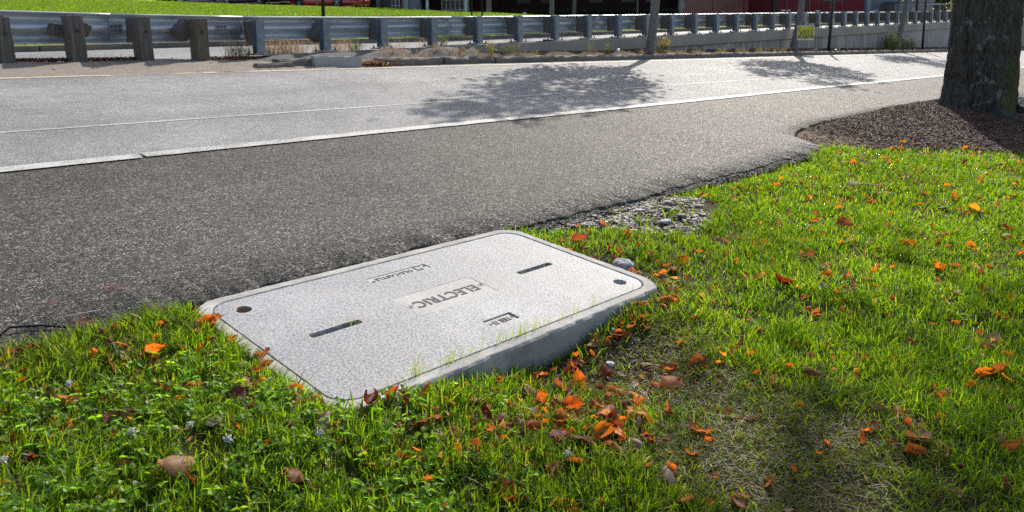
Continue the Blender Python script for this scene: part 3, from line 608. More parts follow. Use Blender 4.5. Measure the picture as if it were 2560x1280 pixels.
LEAVES = [(0.571,2.63,0.059,1),(0.56,2.645,0.044,5),(0.898,2.612,0.033,2),(0.983,2.556,0.03,0),(0.801,2.62,0.039,1),(1.081,2.467,0.059,0),(1.031,2.439,0.041,0),(1.035,2.34,0.037,1),(0.978,2.29,0.042,0),(1.002,2.259,0.03,3),(0.821,2.444,0.066,1),(0.835,2.394,0.065,0),(0.873,2.372,0.059,0),(0.847,2.319,0.047,1),(0.8,2.389,0.05,3),(0.917,2.464,0.032,4),(0.891,2.436,0.03,4),(0.749,2.365,0.058,0),(0.589,2.23,0.055,3),(0.979,2.03,0.062,0),(0.886,2.028,0.043,3),(0.916,1.963,0.065,5),(0.915,1.88,0.056,0),(0.656,2.043,0.079,5),(0.601,1.978,0.057,0),(0.744,1.916,0.057,6),(0.83,1.882,0.079,6),(0.857,1.846,0.031,3),(0.863,1.794,0.047,0),(0.682,1.933,0.04,5),(0.432,2.117,0.042,1),(0.414,2.062,0.03,0),(0.588,1.829,0.038,0),(0.68,1.693,0.035,1),(1.197,1.881,0.041,0),(1.17,1.924,0.033,0),(1.198,1.795,0.072,2),(1.315,1.767,0.03,2),(1.283,1.708,0.052,0),(1.287,1.675,0.03,1),(1.372,1.698,0.04,0),(1.517,1.606,0.053,3),(1.607,1.641,0.034,1),(1.575,1.543,0.031,0),(1.469,1.537,0.037,2),(1.479,1.499,0.047,5),(1.476,1.462,0.034,1),(1.432,1.441,0.05,3),(1.039,1.835,0.056,3),(1.082,1.8,0.034,3),(1.056,2.071,0.03,0),(1.001,1.952,0.043,5),(1.023,1.998,0.031,0),(0.952,1.736,0.053,1),(1.027,1.679,0.063,6),(1.047,1.654,0.032,0),(1.272,1.571,0.055,1),(1.282,1.526,0.03,6),(1.316,1.498,0.04,3),(1.158,1.547,0.039,1),(1.059,1.562,0.038,0),(1.312,1.411,0.03,5),(1.318,1.319,0.031,0),(0.87,1.709,0.034,4),(0.883,1.568,0.069,1),(1.259,1.253,0.065,1),(1.254,1.228,0.034,0),(1.103,1.294,0.048,3),(1.015,1.408,0.03,4),(0.889,1.521,0.03,5),(2.057,1.662,0.047,5),(2.163,1.691,0.043,3),(1.964,1.586,0.057,0),(2.288,1.667,0.038,6),(2.389,1.604,0.045,0),(2.079,1.569,0.061,2),(2.088,1.546,0.035,2),(2.208,1.478,0.048,3),(2.402,1.454,0.041,1),(2.224,1.386,0.062,1),(2.299,1.329,0.063,0),(2.467,1.265,0.071,5),(2.487,1.218,0.05,0),(2.118,1.316,0.071,0),(1.753,1.608,0.062,3),(1.87,1.581,0.075,0),(1.85,1.532,0.049,2),(1.947,1.522,0.034,3),(1.991,1.459,0.048,1),(1.944,1.445,0.033,6),(1.975,1.408,0.055,0),(2.012,1.392,0.039,3),(1.735,1.547,0.043,0),(1.769,1.505,0.061,0),(1.749,1.434,0.06,0),(1.882,1.41,0.048,1),(1.835,1.387,0.037,0),(1.9,1.349,0.051,5),(1.701,1.385,0.046,1),(1.638,1.394,0.053,1),(1.616,1.472,0.063,1),(1.572,1.477,0.03,0),(1.555,1.398,0.083,0),(1.524,1.412,0.056,3),(1.521,1.391,0.039,2),(1.551,1.314,0.055,2),(1.785,1.321,0.072,0),(1.762,1.294,0.046,2),(1.845,1.27,0.049,4),(1.851,1.231,0.054,4),(1.661,1.255,0.073,0),(1.594,1.261,0.065,2),(1.625,1.217,0.046,0),(1.729,1.247,0.04,5),(1.739,1.143,0.034,2),(1.779,1.217,0.035,6),(1.704,1.162,0.03,6),(1.617,1.161,0.05,0),(1.578,1.192,0.038,3),(1.494,1.213,0.048,1),(1.578,1.119,0.037,5),(1.623,1.077,0.04,3),(1.475,1.147,0.047,5),(1.425,1.226,0.041,3),(1.625,1.01,0.053,6),(1.763,1.031,0.039,1),(1.89,1.087,0.048,0),(2.055,1.068,0.045,0),(2.078,1.018,0.032,5),(1.933,1.199,0.042,1),(1.333,1.128,0.065,0),(1.403,1.064,0.041,1),(1.468,0.99,0.035,4),(1.567,0.926,0.047,3),(1.669,0.843,0.043,5),(1.813,0.83,0.045,1),(1.282,1.204,0.035,2),(2.366,1.079,0.044,6),(3.108,0.862,0.06,0),(3.038,0.805,0.038,6),(2.802,0.942,0.056,5),(2.887,0.87,0.033,0),(2.639,1.068,0.038,3),(2.519,1.011,0.064,1),(3.341,0.66,0.064,1),(3.447,0.663,0.042,6),(3.302,0.595,0.037,0),(3.032,0.611,0.058,0),(3.09,0.577,0.087,1),(3.055,0.547,0.041,4),(3.149,0.52,0.046,4),(2.895,0.613,0.043,0),(2.69,0.669,0.059,1),(2.749,0.651,0.03,6),(2.639,0.764,0.034,3),(2.289,0.954,0.03,0),(2.432,0.765,0.055,5),(2.463,0.72,0.053,0),(2.326,0.74,0.048,1),(2.354,0.631,0.076,3),(2.269,0.608,0.057,1),(2.322,0.544,0.064,3),(2.533,0.467,0.05,6),(2.508,0.413,0.067,1),(2.806,0.484,0.051,6),(2.15,0.475,0.031,3),(2.275,0.395,0.051,5),(2.292,0.507,0.03,2),(6.817,2.585,0.053,1),(6.835,2.42,0.068,6),(6.975,2.4,0.054,0),(6.508,2.344,0.065,0),(6.467,2.413,0.047,3),(6.851,2.179,0.06,0),(6.387,2.192,0.049,0),(5.944,2.175,0.053,0),(7.689,2.35,0.059,1),(8.051,2.43,0.061,4),(8.061,2.324,0.052,1),(8.105,2.183,0.061,0),(8.287,1.956,0.062,4),(7.988,1.827,0.064,0),(8.444,1.898,0.054,1),(7.421,1.763,0.08,2),(7.739,1.56,0.087,0),(7.14,1.481,0.053,0),(8.302,1.556,0.07,4),(5.779,2.58,0.046,1),(5.595,2.437,0.054,0),(6.01,2.546,0.041,1),(6.008,2.486,0.041,0),(6.137,2.478,0.042,1),(5.269,2.393,0.061,4),(5.312,2.279,0.067,0),(5.052,2.33,0.053,0),(5.027,2.418,0.041,1),(5.238,2.187,0.045,1),(4.823,2.253,0.039,5),(4.702,2.16,0.055,0),(4.968,2.055,0.043,0),(5.275,1.772,0.059,0),(4.925,1.919,0.061,4),(4.857,1.827,0.049,0),(4.567,1.858,0.039,1),(4.416,1.795,0.046,0),(4.164,1.894,0.036,1),(4.486,1.653,0.096,1),(3.735,1.777,0.062,1),(5.864,1.616,0.048,1),(5.95,1.447,0.071,0),(5.556,1.418,0.066,5),(5.699,1.266,0.08,4),(6.775,1.472,0.08,4),(6.664,1.877,0.058,3),(5.385,1.328,0.041,6),(5.568,1.163,0.03,6),(5.253,1.199,0.063,2),(5.394,1.016,0.058,2),(5.176,0.979,0.061,4),(4.852,1.209,0.064,4),(4.954,1.185,0.049,6),(4.696,1.052,0.077,0),(4.57,1.176,0.045,5),(4.583,0.986,0.055,3),(4.668,0.988,0.046,0),(4.404,1.279,0.073,0),(4.265,1.356,0.036,0),(4.105,1.531,0.047,4),(4.217,1.504,0.038,3),(3.76,1.544,0.07,5),(3.709,1.437,0.056,0),(3.523,1.37,0.049,0),(3.581,1.305,0.049,1),(3.814,1.247,0.06,0),(3.62,1.218,0.041,1),(3.555,1.234,0.037,1),(3.449,1.213,0.03,0),(3.374,1.223,0.035,1),(3.256,1.458,0.081,2),(3.264,1.395,0.035,0),(3.173,1.32,0.037,1),(3.356,1.313,0.059,6),(3.068,1.224,0.04,1),(3.153,1.146,0.048,0),(4.13,1.06,0.073,0),(4.245,1.095,0.042,4),(4.266,1.019,0.042,1),(4.199,0.979,0.037,6),(4.28,0.91,0.061,5),(4.006,0.826,0.075,1),(3.825,0.91,0.055,0),(3.664,0.905,0.053,5),(3.629,0.832,0.044,5),(3.687,0.754,0.041,5),(3.964,0.726,0.048,4),(3.71,0.697,0.053,0),(3.486,0.819,0.035,0),(3.377,0.871,0.03,1),(4.937,0.86,0.048,0),(3.504,1.617,0.037,5),(3.177,2.572,0.03,0),(3.283,2.481,0.048,1),(3.125,2.468,0.03,0),(3.247,2.303,0.06,0),(3.039,2.408,0.037,1),(2.875,2.42,0.05,3),(2.948,2.372,0.085,1),(2.909,2.298,0.04,1),(3.161,2.166,0.033,0),(3.214,2.137,0.03,0),(3.104,2.057,0.046,3),(3.328,1.92,0.033,1),(3.579,1.956,0.052,6),(2.851,1.99,0.053,3),(2.897,1.995,0.03,1),(2.959,1.903,0.042,6),(3.04,1.897,0.062,1),(2.898,1.826,0.052,0),(2.823,1.748,0.047,5),(2.739,1.689,0.046,0),(2.632,1.675,0.058,3),(2.511,1.713,0.067,0),(2.426,1.756,0.033,1),(2.999,1.784,0.03,0),(3.146,1.915,0.06,0),(3.344,1.74,0.045,0),(3.694,1.812,0.035,0),(3.761,1.79,0.049,0),(3.56,1.806,0.03,6),(3.212,1.588,0.062,0),(3.277,1.56,0.043,3),(2.6,1.511,0.033,1),(4.427,2.713,0.077,0),(4.921,2.717,0.041,0),(4.262,2.466,0.047,5),(4.239,2.397,0.041,0),(4.043,2.279,0.032,5),(3.777,2.132,0.042,0),(4.365,2.384,0.032,1),(4.643,2.613,0.034,1),(4.772,2.515,0.037,0),(4.849,2.435,0.034,1),(5.106,2.523,0.048,0),(5.018,2.41,0.041,4),(4.236,2.208,0.04,0),(4.322,2.185,0.031,0),(4.025,2.034,0.034,0),(3.82,1.955,0.037,1),(4.223,2.027,0.04,1),(4.69,2.695,0.045,3)]
def ico(sub=1):
    bm = bmesh.new(); bmesh.ops.create_icosphere(bm, subdivisions=sub, radius=1); v = np.array([q.co[:] for q in bm.verts]); f = np.array([[q.index for q in p.verts] for p in bm.faces]); bm.free(); return v, f
# ------------------------------------------------------------------ near lawn: soil, grass, clover, gravel, mulch
def lawn_soil_z(x, y):
    z = soil(x, y); inside = (x > COVX[0] + .02) & (x < COVX[1] - .02) & (y > COVY[0] + .02) & (y < COVY[1] - .0)
    z = np.where(inside, z - .42, z); return np.where(y > edge(x) - .04, np.minimum(z, plane(x, y) - .05), z)
gx_ = np.concatenate([np.linspace(-6, -.6, 28), np.arange(-.5, 4.5, .045), np.arange(4.6, 16, .12), np.linspace(17, 60, 30)]); gy_ = np.concatenate([np.linspace(-6, -.4, 20), np.arange(-.3, 3.0, .045), np.array([3.1, 3.3, 3.5, 3.6])])
gridmesh('lawn_soil', gx_, gy_, lawn_soil_z, M['soil'])
GRAVEL = [(2.95, 2.63), (3.4, 2.685), (4.10, 2.69), (4.30, 2.40), (3.95, 2.2), (3.66, 2.15), (3.38, 2.30)]
def in_poly(x, y, P):
    r = np.zeros(x.shape, bool); n = len(P)
    for i in range(n):
        (x1, y1), (x2, y2) = P[i], P[(i + 1) % n]; c_ = ((y1 > y) != (y2 > y)) & (x < (x2 - x1) * (y - y1) / (y2 - y1 + 1e-12) + x1); r ^= c_
    return r
def dryness(x, y):
    d = np.exp(-(((x - 2.2) / .34) ** 2 + ((y - 1.46) / .19) ** 2)) + .95 * np.exp(-(((x - 2.0) / .42) ** 2 + ((y - 1.02) / .27) ** 2)) + .75 * np.exp(-(((x - 1.85) / .45) ** 2 + ((y - .72) / .28) ** 2)) + .7 * np.exp(-(((x - 2.85) / .22) ** 2 + ((y - 1.95) / .25) ** 2)) + .45 * np.exp(-(((x - .62) / .22) ** 2 + ((y - 2.55) / .12) ** 2))
    d = d - .8 * np.exp(-(((x - 2.58) / .15) ** 2 + ((y - 1.16) / .12) ** 2))
    return np.clip(d + .35 * fbm(x * 3.2, y * 3.2) * (d > .12), 0, 1)
def bare(x, y):
    return np.clip(1.1 * np.exp(-(((x - 2.2) / .20) ** 2 + ((y - 1.58) / .09) ** 2)) + 1.1 * np.exp(-(((x - 2.87) / .11) ** 2 + ((y - 2.10) / .22) ** 2)) + .7 * np.exp(-(((x - 1.9) / .25) ** 2 + ((y - 1.68) / .04) ** 2)), 0, 1)
def clover_w(x, y): return sstep(1.55, 1.15, x + .25 * fbm(x * 2.2, y * 2.2)) * sstep(2.55, 2.2, y + .1 * vn(x * 3, y * 3))
def lawn_ok(x, y):
    jag = .022 * fbm(x * 7, y * 5) + .02
    ok = (y < edge(x) - .015 + jag) & ~in_mulch(x, y) & ~((x > COVX[0] - .012) & (x < COVX[1] + .012) & (y > COVY[0] - .012) & (y < 2.8))
    cr = (np.abs(x - cxv) > (COVX[1] - COVX[0]) / 2 - .1) & (np.abs(y - cyv) > (COVY[1] - COVY[0]) / 2 - .1) & (y < 2.69)
    rad = np.hypot(np.abs(x - cxv) - ((COVX[1] - COVX[0]) / 2 - .1), np.abs(y - cyv) - ((COVY[1] - COVY[0]) / 2 - .1)) > .115
    ok = ok | (cr & rad & (y < edge(x)) & ((x < cxv + 1.2) & (x > cxv - 1.2)))
    return ok
fdir = np.array([.7229, .6909]); rdir = np.array([.6918, -.7220])
def scatter(d0, d1, dens):
    """points on the ground in a wide wedge of lawn between two distances, with dens per square metre"""
    A = (d1 * d1 - d0 * d0) * .80; n = int(A * dens); d = np.sqrt(rng.uniform(d0 * d0, d1 * d1, n)); t = rng.uniform(-.80, .80, n)
    return d * fdir[0] + d * t * rdir[0], d * fdir[1] + d * t * rdir[1]
GV, GF, GC = [], [], []; off = 0
def push(V, F, C_):
    global off
    GV.append(V); GF.append(F + off); GC.append(C_); off += len(V)
for (d0, d1, dens, hs, ws) in [(.95, 2.0, 19000, 1.18, 1.2), (2.0, 3.0, 15000, 1.15, 1.3), (3.0, 4.6, 9500, 1.1, 1.55), (4.6, 7.0, 4600, 1.05, 2.3), (7.0, 11, 1500, 1.0, 3.6)]:
    x, y = scatter(d0, d1, dens); k = lawn_ok(x, y); x, y = x[k], y[k]
    dry = dryness(x, y); clump = np.clip(.62 + .75 * fbm(x * 9, y * 9, 4.), 0, 1.4); grav = in_poly(x, y, GRAVEL)
    dens_f = np.clip(1.05 - .52 * dry, .05, 1) * (.45 + .55 * np.clip(clump, 0, 1)) * np.where(grav, .04 + .5 * (fbm(x * 5, y * 5, 7.) > .55), 1.) * (1 - .88 * bare(x, y))
    k = rng.random(len(x)) < dens_f; x, y, dry, clump = x[k], y[k], dry[k], clump[k]; n = len(x)
    h = (.026 + .024 * rng.random(n)) * (.75 + .5 * np.clip(clump, 0, 1)) * (1 - .45 * dry) * hs * np.where(rng.random(n) < .06, 1.45, 1)
    lushc = pal(n, [(.112, .212, .011), (.165, .265, .014), (.055, .125, .014), (.235, .28, .03)], [5, 4.5, 3, 2]); dryc = pal(n, [(.20, .17, .075), (.14, .115, .05), (.16, .20, .022), (.10, .17, .016)], [2, 2, 4, 4])
    sel = rng.random(n) < (dry * .75 + .035); c = np.where(sel[:, None], dryc, lushc)
    c = c * (1 + .22 * fbm(x * 1.6, y * 1.6, 9.))[:, None]
    V, F, C_ = blades(x, y, soil(x, y) - .004, h, (.0022 + .0022 * rng.random(n)) * ws, np.clip(rng.normal(.55, .4, n), .05, 1.8) + dry * .4, c); push(V, F, C_)
    # dead thatch lying close to the soil
    m_ = int(n * .22); i = rng.choice(n, m_); xx = x[i] + rng.normal(0, .03, m_); yy = y[i] + rng.normal(0, .03, m_); k = lawn_ok(xx, yy); xx, yy = xx[k], yy[k]; m_ = len(xx)
    dr = dryness(xx, yy); kk = rng.random(m_) < (.34 + .66 * dr) * (1 - .6 * bare(xx, yy)); xx, yy = xx[kk], yy[kk]; m_ = len(xx)
    V, F, C_ = blades(xx, yy, soil(xx, yy) + .002, rng.uniform(.010, .022, m_), (.0018 + .0012 * rng.random(m_)) * ws, rng.uniform(1.5, 3.2, m_), pal(m_, [(.25, .20, .10), (.17, .13, .065), (.34, .29, .17)], [4, 4, 1])); push(V, F, C_)
# extra dry stems on the thin patches
x, y = scatter(1.2, 3.2, 15000); k = lawn_ok(x, y); x, y = x[k], y[k]; dr = dryness(x, y); k = rng.random(len(x)) < dr * .8 * (1 - .8 * bare(x, y)); x, y = x[k], y[k]; n = len(x)
V, F, C_ = blades(x, y, soil(x, y) + .001, rng.uniform(.008, .024, n), .0018 + .0014 * rng.random(n), rng.uniform(1.2, 3.4, n), pal(n, [(.22, .19, .09), (.15, .125, .06), (.15, .185, .025)], [4, 4, 6])); push(V, F, C_)
# grass leaning over the collar and the asphalt edge
n = 1500; x = np.concatenate([rng.uniform(-.3, 1.1, 900), np.full(600, 1.09)]); y = np.concatenate([2.69 + rng.normal(-.02, .02, 900) + .03 * fbm(x[:900] * 5, x[:900] * 0), rng.uniform(1.72, 2.62, 600)]) ; la = np.where(np.arange(n) < 900, rng.normal(np.pi / 2, .6, n), rng.normal(0, .6, n))
V, F, C_ = blades(x, y, np.minimum(soil(x, y), plane(x, y) - .02), rng.uniform(.03, .062, n), rng.uniform(.0022, .004, n), rng.uniform(.4, 1.3, n), pal(n, [(.12, .22, .018), (.17, .26, .02), (.3, .26, .1)], [4, 4, 1.5]), jitter_az=la); push(V, F, C_)
o = obj('lawn_grass', npmesh('lawn_grass', np.concatenate(GV), np.concatenate(GF), np.concatenate(GC)), GRASSM); tag(o, 'short backlit green grass with dry patches around the vault', 'grass', kind='stuff')
# longer grass along the foot of the collar
x = np.concatenate([rng.uniform(.99, 1.088, 1100), rng.uniform(1.02, 1.75, 1100), rng.uniform(1.7, 2.76, 700)]); n = len(x); y = np.concatenate([rng.uniform(1.68, 2.6, 1100), rng.uniform(1.63, 1.728, 1100), rng.uniform(1.645, 1.728, 700)])
V, F, C_ = blades(x, y, soil(x, y) - .003, rng.uniform(.03, .07, n), rng.uniform(.0026, .0045, n), rng.uniform(.1, .8, n), pal(n, [(.112, .212, .011), (.165, .265, .014), (.055, .125, .014)], [4, 4, 2])); push(V, F, C_)
# dew drops caught on the blades
VV = np.concatenate(GV).reshape(-1, 7, 3); dsel = np.hypot(VV[:, 0, 0], VV[:, 0, 1]); wsel = np.where(dsel > 3.0, 1., .25) * (VV[:, 6, 2] - VV[:, 0, 2] > .02); i = rng.choice(len(VV), 4500, p=wsel / wsel.sum()); dp = VV[i, 5] * .6 + VV[i, 3] * .4
bmv, bmf = ico(1); dr_ = (.0010 + .0014 * rng.random(len(dp))) * np.clip(np.hypot(dp[:, 0], dp[:, 1]) / 3.2, .7, 2.2)
V = (bmv[None] * dr_[:, None, None] + dp[:, None]).reshape(-1, 3); F = (bmf[None] + (np.arange(len(dp)) * len(bmv))[:, None, None]).reshape(-1, 3)
M['dew'], _nt, _p, _o = mat('dew'); setin(_p, Base_Color=(.9, .95, 1, 1), Roughness=.18, IOR=1.33); _p.inputs['Transmission Weight'].default_value = .6; _p.inputs['Specular IOR Level'].default_value = 1.
o = obj('dew_drops', npmesh('dew_drops', V, F, smooth=True), M['dew']); tag(o, 'tiny glinting dew drops on the grass blades', 'dew', kind='stuff')
# thin seedlings growing out of the lid joint, in tufts
SV, SF, SC = [], [], []; so = 0
def seed(xc, yc, n, spread, h0, h1):
    global so
    x = xc + rng.normal(0, spread, n); y = yc + rng.normal(0, .004, n); z = plane(x, y) - .02
    V, F, C_ = blades(x, y, z, rng.uniform(h0, h1, n) + .02, rng.uniform(.0012, .002, n), rng.uniform(.1, .5, n), pal(n, [(.22, .30, .06), (.28, .34, .10)], [1, 1]), jitter_az=rng.normal(R(24), .5, n)); SV.append(V); SF.append(F + so); SC.append(C_); so += len(V)
for (a, n_, s_, h0, h1) in [(1.43, 34, .028, .03, .085), (1.555, 30, .03, .02, .07), (1.64, 12, .02, .02, .05), (1.80, 26, .045, .02, .07), (1.90, 30, .03, .03, .08), (2.0, 26, .05, .02, .06), (2.15, 22, .06, .02, .06), (2.30, 18, .05, .015, .05), (2.5, 16, .06, .01, .04)]: seed(a, 1.79, n_, s_, h0, h1)
for (a, n_) in [(1.33, 5), (1.49, 6), (2.34, 5), (2.5, 5)]: seed(a, 2.212 if a < 2 else 2.206, n_, .012, .005, .03)
o = obj('seedling_grass', npmesh('seedling_grass', np.concatenate(SV), np.concatenate(SF), np.concatenate(SC)), GRASSM); tag(o, 'thin grass seedlings sprouting from the joint of the vault lid', 'grass', kind='stuff')

# clover ---------------------------------------------------------------------
def clover_field(n):
    x, y = scatter(1.0, 3.0, n / 6.4); w = clover_w(x, y) * lawn_ok(x, y); cl = np.clip(.5 + .9 * fbm(x * 5, y * 5, 2.), 0, 1); k = rng.random(len(x)) < w * cl; x, y = x[k], y[k]; n = len(x)
    h = rng.uniform(.022, .046, n); z = soil(x, y) + h; s = rng.uniform(.010, .018, n); a0 = rng.uniform(0, 2 * np.pi, n); tx, ty = rng.normal(0, .32, n), rng.normal(0, .32, n)
    prof_ = [(0., 0., 0), (.35, .22, .25), (.75, .46, .30), (1.12, .40, .18), (1.22, .12, .02), (1.14, 0., 0.), (1.22, -.12, .02), (1.12, -.40, .18), (.75, -.46, .30), (.35, -.22, .25)]
    V = []; F = []; base = 0; Cc = []
    col = pal(n, [(.12, .23, .022), (.175, .29, .026), (.085, .18, .035)], [4, 4, 2], .2)
    for j in range(3):
        a = a0 + j * 2.094 + rng.normal(0, .12, n); ca, sa = np.cos(a), np.sin(a); P = np.zeros((n, 10, 3))
        for q, (u, v, fz) in enumerate(prof_):
            px = (u * ca - v * sa) * s; py = (u * sa + v * ca) * s; P[:, q, 0] = x + px; P[:, q, 1] = y + py; P[:, q, 2] = z + px * tx + py * ty + fz * s * .9 - .12 * u * u * s
        V.append(P.reshape(-1, 3)); f0 = np.array([[0, i, i + 1] for i in range(1, 5)] + [[0, 5, 6]] + [[0, i, i + 1] for i in range(6, 9)] ) ; f0 = np.array([[0, 1, 5], [1, 2, 5], [2, 3, 5], [3, 4, 5], [0, 5, 9], [9, 5, 8], [8, 5, 7], [7, 5, 6]])
        F.append((f0[None] + (np.arange(n) * 10)[:, None, None]).reshape(-1, 3) + base); base += n * 10; Cc.append(np.repeat(col, 10, 0))
    V2, F2, C2 = blades(x + rng.normal(0, .006, n), y + rng.normal(0, .006, n), soil(x, y) - .003, h, np.full(n, .0016), rng.uniform(.05, .2, n), col * 1.1)
    V.append(V2); F.append(F2 + base); Cc.append(C2)
    return npmesh('clover', np.concatenate(V), np.concatenate(F), np.concatenate(Cc), smooth=False)
o = obj('clover', clover_field(11000), CLOVERM); tag(o, 'low three-leaved clover mixed into the nearest grass', 'clover', kind='stuff')

# stones ---------------------------------------------------------------------
I1v, I1f = ico(1); I2v, I2f = ico(2)
def stones(x, y, z, s, cols, v0=I1v, f0=I1f, flat=.6):
    n = len(x); V = np.zeros((n, len(v0), 3), np.float32); a = rng.uniform(0, 6.28, n); sx, sy, sz = s * rng.uniform(.7, 1.4, n), s * rng.uniform(.6, 1.1, n), s * rng.uniform(.45, 1., n) * flat
    jit = 1 + rng.normal(0, .16, (n, len(v0))); P = v0[None] * jit[..., None]; qx, qy, qz = P[..., 0] * sx[:, None], P[..., 1] * sy[:, None], P[..., 2] * sz[:, None]
    V[..., 0] = x[:, None] + qx * np.cos(a)[:, None] - qy * np.sin(a)[:, None]; V[..., 1] = y[:, None] + qx * np.sin(a)[:, None] + qy * np.cos(a)[:, None]; V[..., 2] = z[:, None] + qz
    return V.reshape(-1, 3), (f0[None] + (np.arange(n) * len(v0))[:, None, None]).reshape(-1, 3), np.repeat(cols, len(v0), 0)
n = 15000; x = rng.uniform(2.8, 4.5, n); y = rng.uniform(2.05, 2.72, n); k = in_poly(x + .09 * fbm(x * 6, y * 6), y + .07 * fbm(x * 6, y * 6, 5.), GRAVEL) & (rng.random(n) < .35 + .65 * (fbm(x * 8, y * 8, 3.) > -.15)); x, y = x[k], y[k]; n = len(x)
V, F, C_ = stones(x, y, soil(x, y) + .004 + .022 * sstep(2.5, 2.62, y) + .008 * rng.random(n), .0025 + .014 * rng.random(n) ** 4, pal(n, [(.34, .28, .215), (.20, .17, .14), (.46, .40, .32), (.10, .085, .075)], [4, 3, 2, 3], .25), flat=.42)
o = obj('gravel', npmesh('gravel', V, F, C_), M['gravel']); tag(o, 'loose washed-out gravel between the asphalt edge and the grass', 'gravel', kind='stuff')
# crumbs of asphalt along the broken shoulder edge
n = 5200; x = rng.uniform(-.6, 7., n); y = edge(x) + .018 * fbm(x * 9, x * 0 + 3, o=4) + .03 * vn(x * 1.3, x * 0 + 5.) - .006 - np.abs(rng.normal(0, .028, n)); k = ~((x > COVX[0] - .02) & (x < COVX[1] + .02)) ; x, y = x[k], y[k]; n = len(x)
V, F, C_ = stones(x, y, plane(x, y) - .022 - (edge(x) - y) * .3, .003 + .006 * rng.random(n), pal(n, [(.035, .033, .032), (.08, .075, .07), (.25, .23, .2)], [5, 3, .6]))
o = obj('asphalt_crumbs', npmesh('asphalt_crumbs', V, F, C_), M['gravel']); tag(o, 'dark asphalt crumbs along the broken edge of the shoulder', 'gravel', kind='stuff')
n = 30000; x, y = rng.uniform(1.3, 3.1, n), rng.uniform(.6, 2.5, n); k = (rng.random(n) < np.clip(1.2 * bare(x, y) + .35 * dryness(x, y), 0, 1)) & lawn_ok(x, y); x, y = x[k], y[k]; n = len(x)
V, F, C_ = stones(x, y, soil(x, y) + .001, .0018 + .0065 * rng.random(n) ** 3, pal(n, [(.05, .036, .024), (.085, .062, .042), (.03, .022, .016), (.2, .17, .13)], [4, 3, 3, .5]), flat=.8)
o = obj('soil_crumbs', npmesh('soil_crumbs', V, F, C_), M['gravel']); tag(o, 'crumbly dark soil and grit on the bare spots beside the vault', 'soil', kind='stuff')
def rock(name, x, y, z, s, m, label, cat, group=None, seed=0, flat=.75, sub=3):
    v, f = ico(sub); p_ = v * 3.1 + seed; r_ = 1 + .22 * fbm(p_[:, 0] * .45, p_[:, 1] * .45, p_[:, 2] * .45, 2) + .07 * fbm(p_[:, 0] * 2, p_[:, 1] * 2, p_[:, 2] * 2, 2)
    v = v * r_[:, None]; v = np.sign(v) * np.abs(v) ** .8; v = v * np.array([1.1, .85, flat]) * s; a = seed * 1.7; c_, s_ = math.cos(a), math.sin(a); v = np.stack([v[:, 0] * c_ - v[:, 1] * s_, v[:, 0] * s_ + v[:, 1] * c_, v[:, 2]], -1)
    o = obj(name, npmesh(name, v, f, smooth=False), m); o.location = (x, y, z); return tag(o, label, cat, group)
rock('rock', 2.89, 2.07, float(soil(2.89, 2.07)) + .025, .046, M['stone'], 'fist-sized angular grey rock in bare soil beside the vault corner', 'rock', seed=3)
rock('pebble', 2.13, 1.58, float(soil(2.13, 1.58)) + .012, .014, m_plain('white pebble', (.6, .58, .54), .6, nscale=60, namt=.2, coords='obj'), 'small white pebble on bare soil near the vault side', 'pebble', seed=5)
gl = ['flat pale grey stone at the asphalt side of the gravel patch', 'dark rounded stone in the middle of the gravel patch', 'broad flat grey stone on the gravel near the grass', 'brownish stone at the lawn end of the gravel patch', 'long dark stone half sunk in the gravel', 'light tan stone near the tip of the gravel patch', 'mid grey stone toward the mulch side of the gravel', 'white chipped stone on the gravel nearest the asphalt', 'small black stone amid pale gravel']
for k, (q, r_, s_, c_) in enumerate([(3.72, 2.55, .026, (.5, .46, .4)), (3.86, 2.45, .03, (.13, .13, .14)), (3.66, 2.33, .033, (.33, .33, .33)), (4.08, 2.36, .026, (.27, .2, .15)), (3.83, 2.33, .03, (.15, .13, .12)), (3.32, 2.50, .02, (.5, .43, .35)), (3.98, 2.52, .026, (.24, .22, .2)), (3.9, 2.62, .02, (.65, .62, .57)), (3.55, 2.42, .02, (.07, .07, .07))]):
    rock('stone', q, r_, float(soil(q, r_)) + .02, s_, m_plain('stone tone', c_, .8, nscale=50, namt=.45, b=.6, coords='obj'), gl[k], 'stone', 'larger stones in the gravel patch', seed=k + 9, flat=.3, sub=2)
# mulch ----------------------------------------------------------------------
n = 60000; x = rng.uniform(7.0, 14.5, n); y = edge(x) - .05 - (rng.random(n) ** 1.0) * 3.4; k = in_mulch(x, y) & (y < edge(x) - .03); x, y = x[k], y[k]; thin = sstep(7.2, 8.6, x + (y - 2.8) * -1.2); k = rng.random(len(x)) < .22 + .78 * thin; x, y = x[k], y[k]; n = len(x)
bxv = np.array([[-1, -1, -1], [1, -1, -1], [1, 1, -1], [-1, 1, -1], [-1, -1, 1], [1, -1, 1], [1, 1, 1], [-1, 1, 1]], float) * .5; bxf = np.array([[3, 2, 1], [3, 1, 0], [4, 5, 6], [4, 6, 7], [0, 1, 5], [0, 5, 4], [1, 2, 6], [1, 6, 5], [2, 3, 7], [2, 7, 6], [3, 0, 4], [3, 4, 7]])
P = bxv[None] * np.stack([rng.uniform(.012, .045, n), rng.uniform(.004, .010, n), rng.uniform(.003, .007, n)], -1)[:, None]; a, t = rng.uniform(0, 6.28, n), rng.normal(0, .35, n); zz = P[..., 2] + P[..., 0] * np.sin(t)[:, None]; px, py = P[..., 0] * np.cos(t)[:, None], P[..., 1]
V = np.stack([x[:, None] + px * np.cos(a)[:, None] - py * np.sin(a)[:, None], y[:, None] + px * np.sin(a)[:, None] + py * np.cos(a)[:, None], (soil(x, y) + .012 + .014 * rng.random(n))[:, None] + zz], -1)
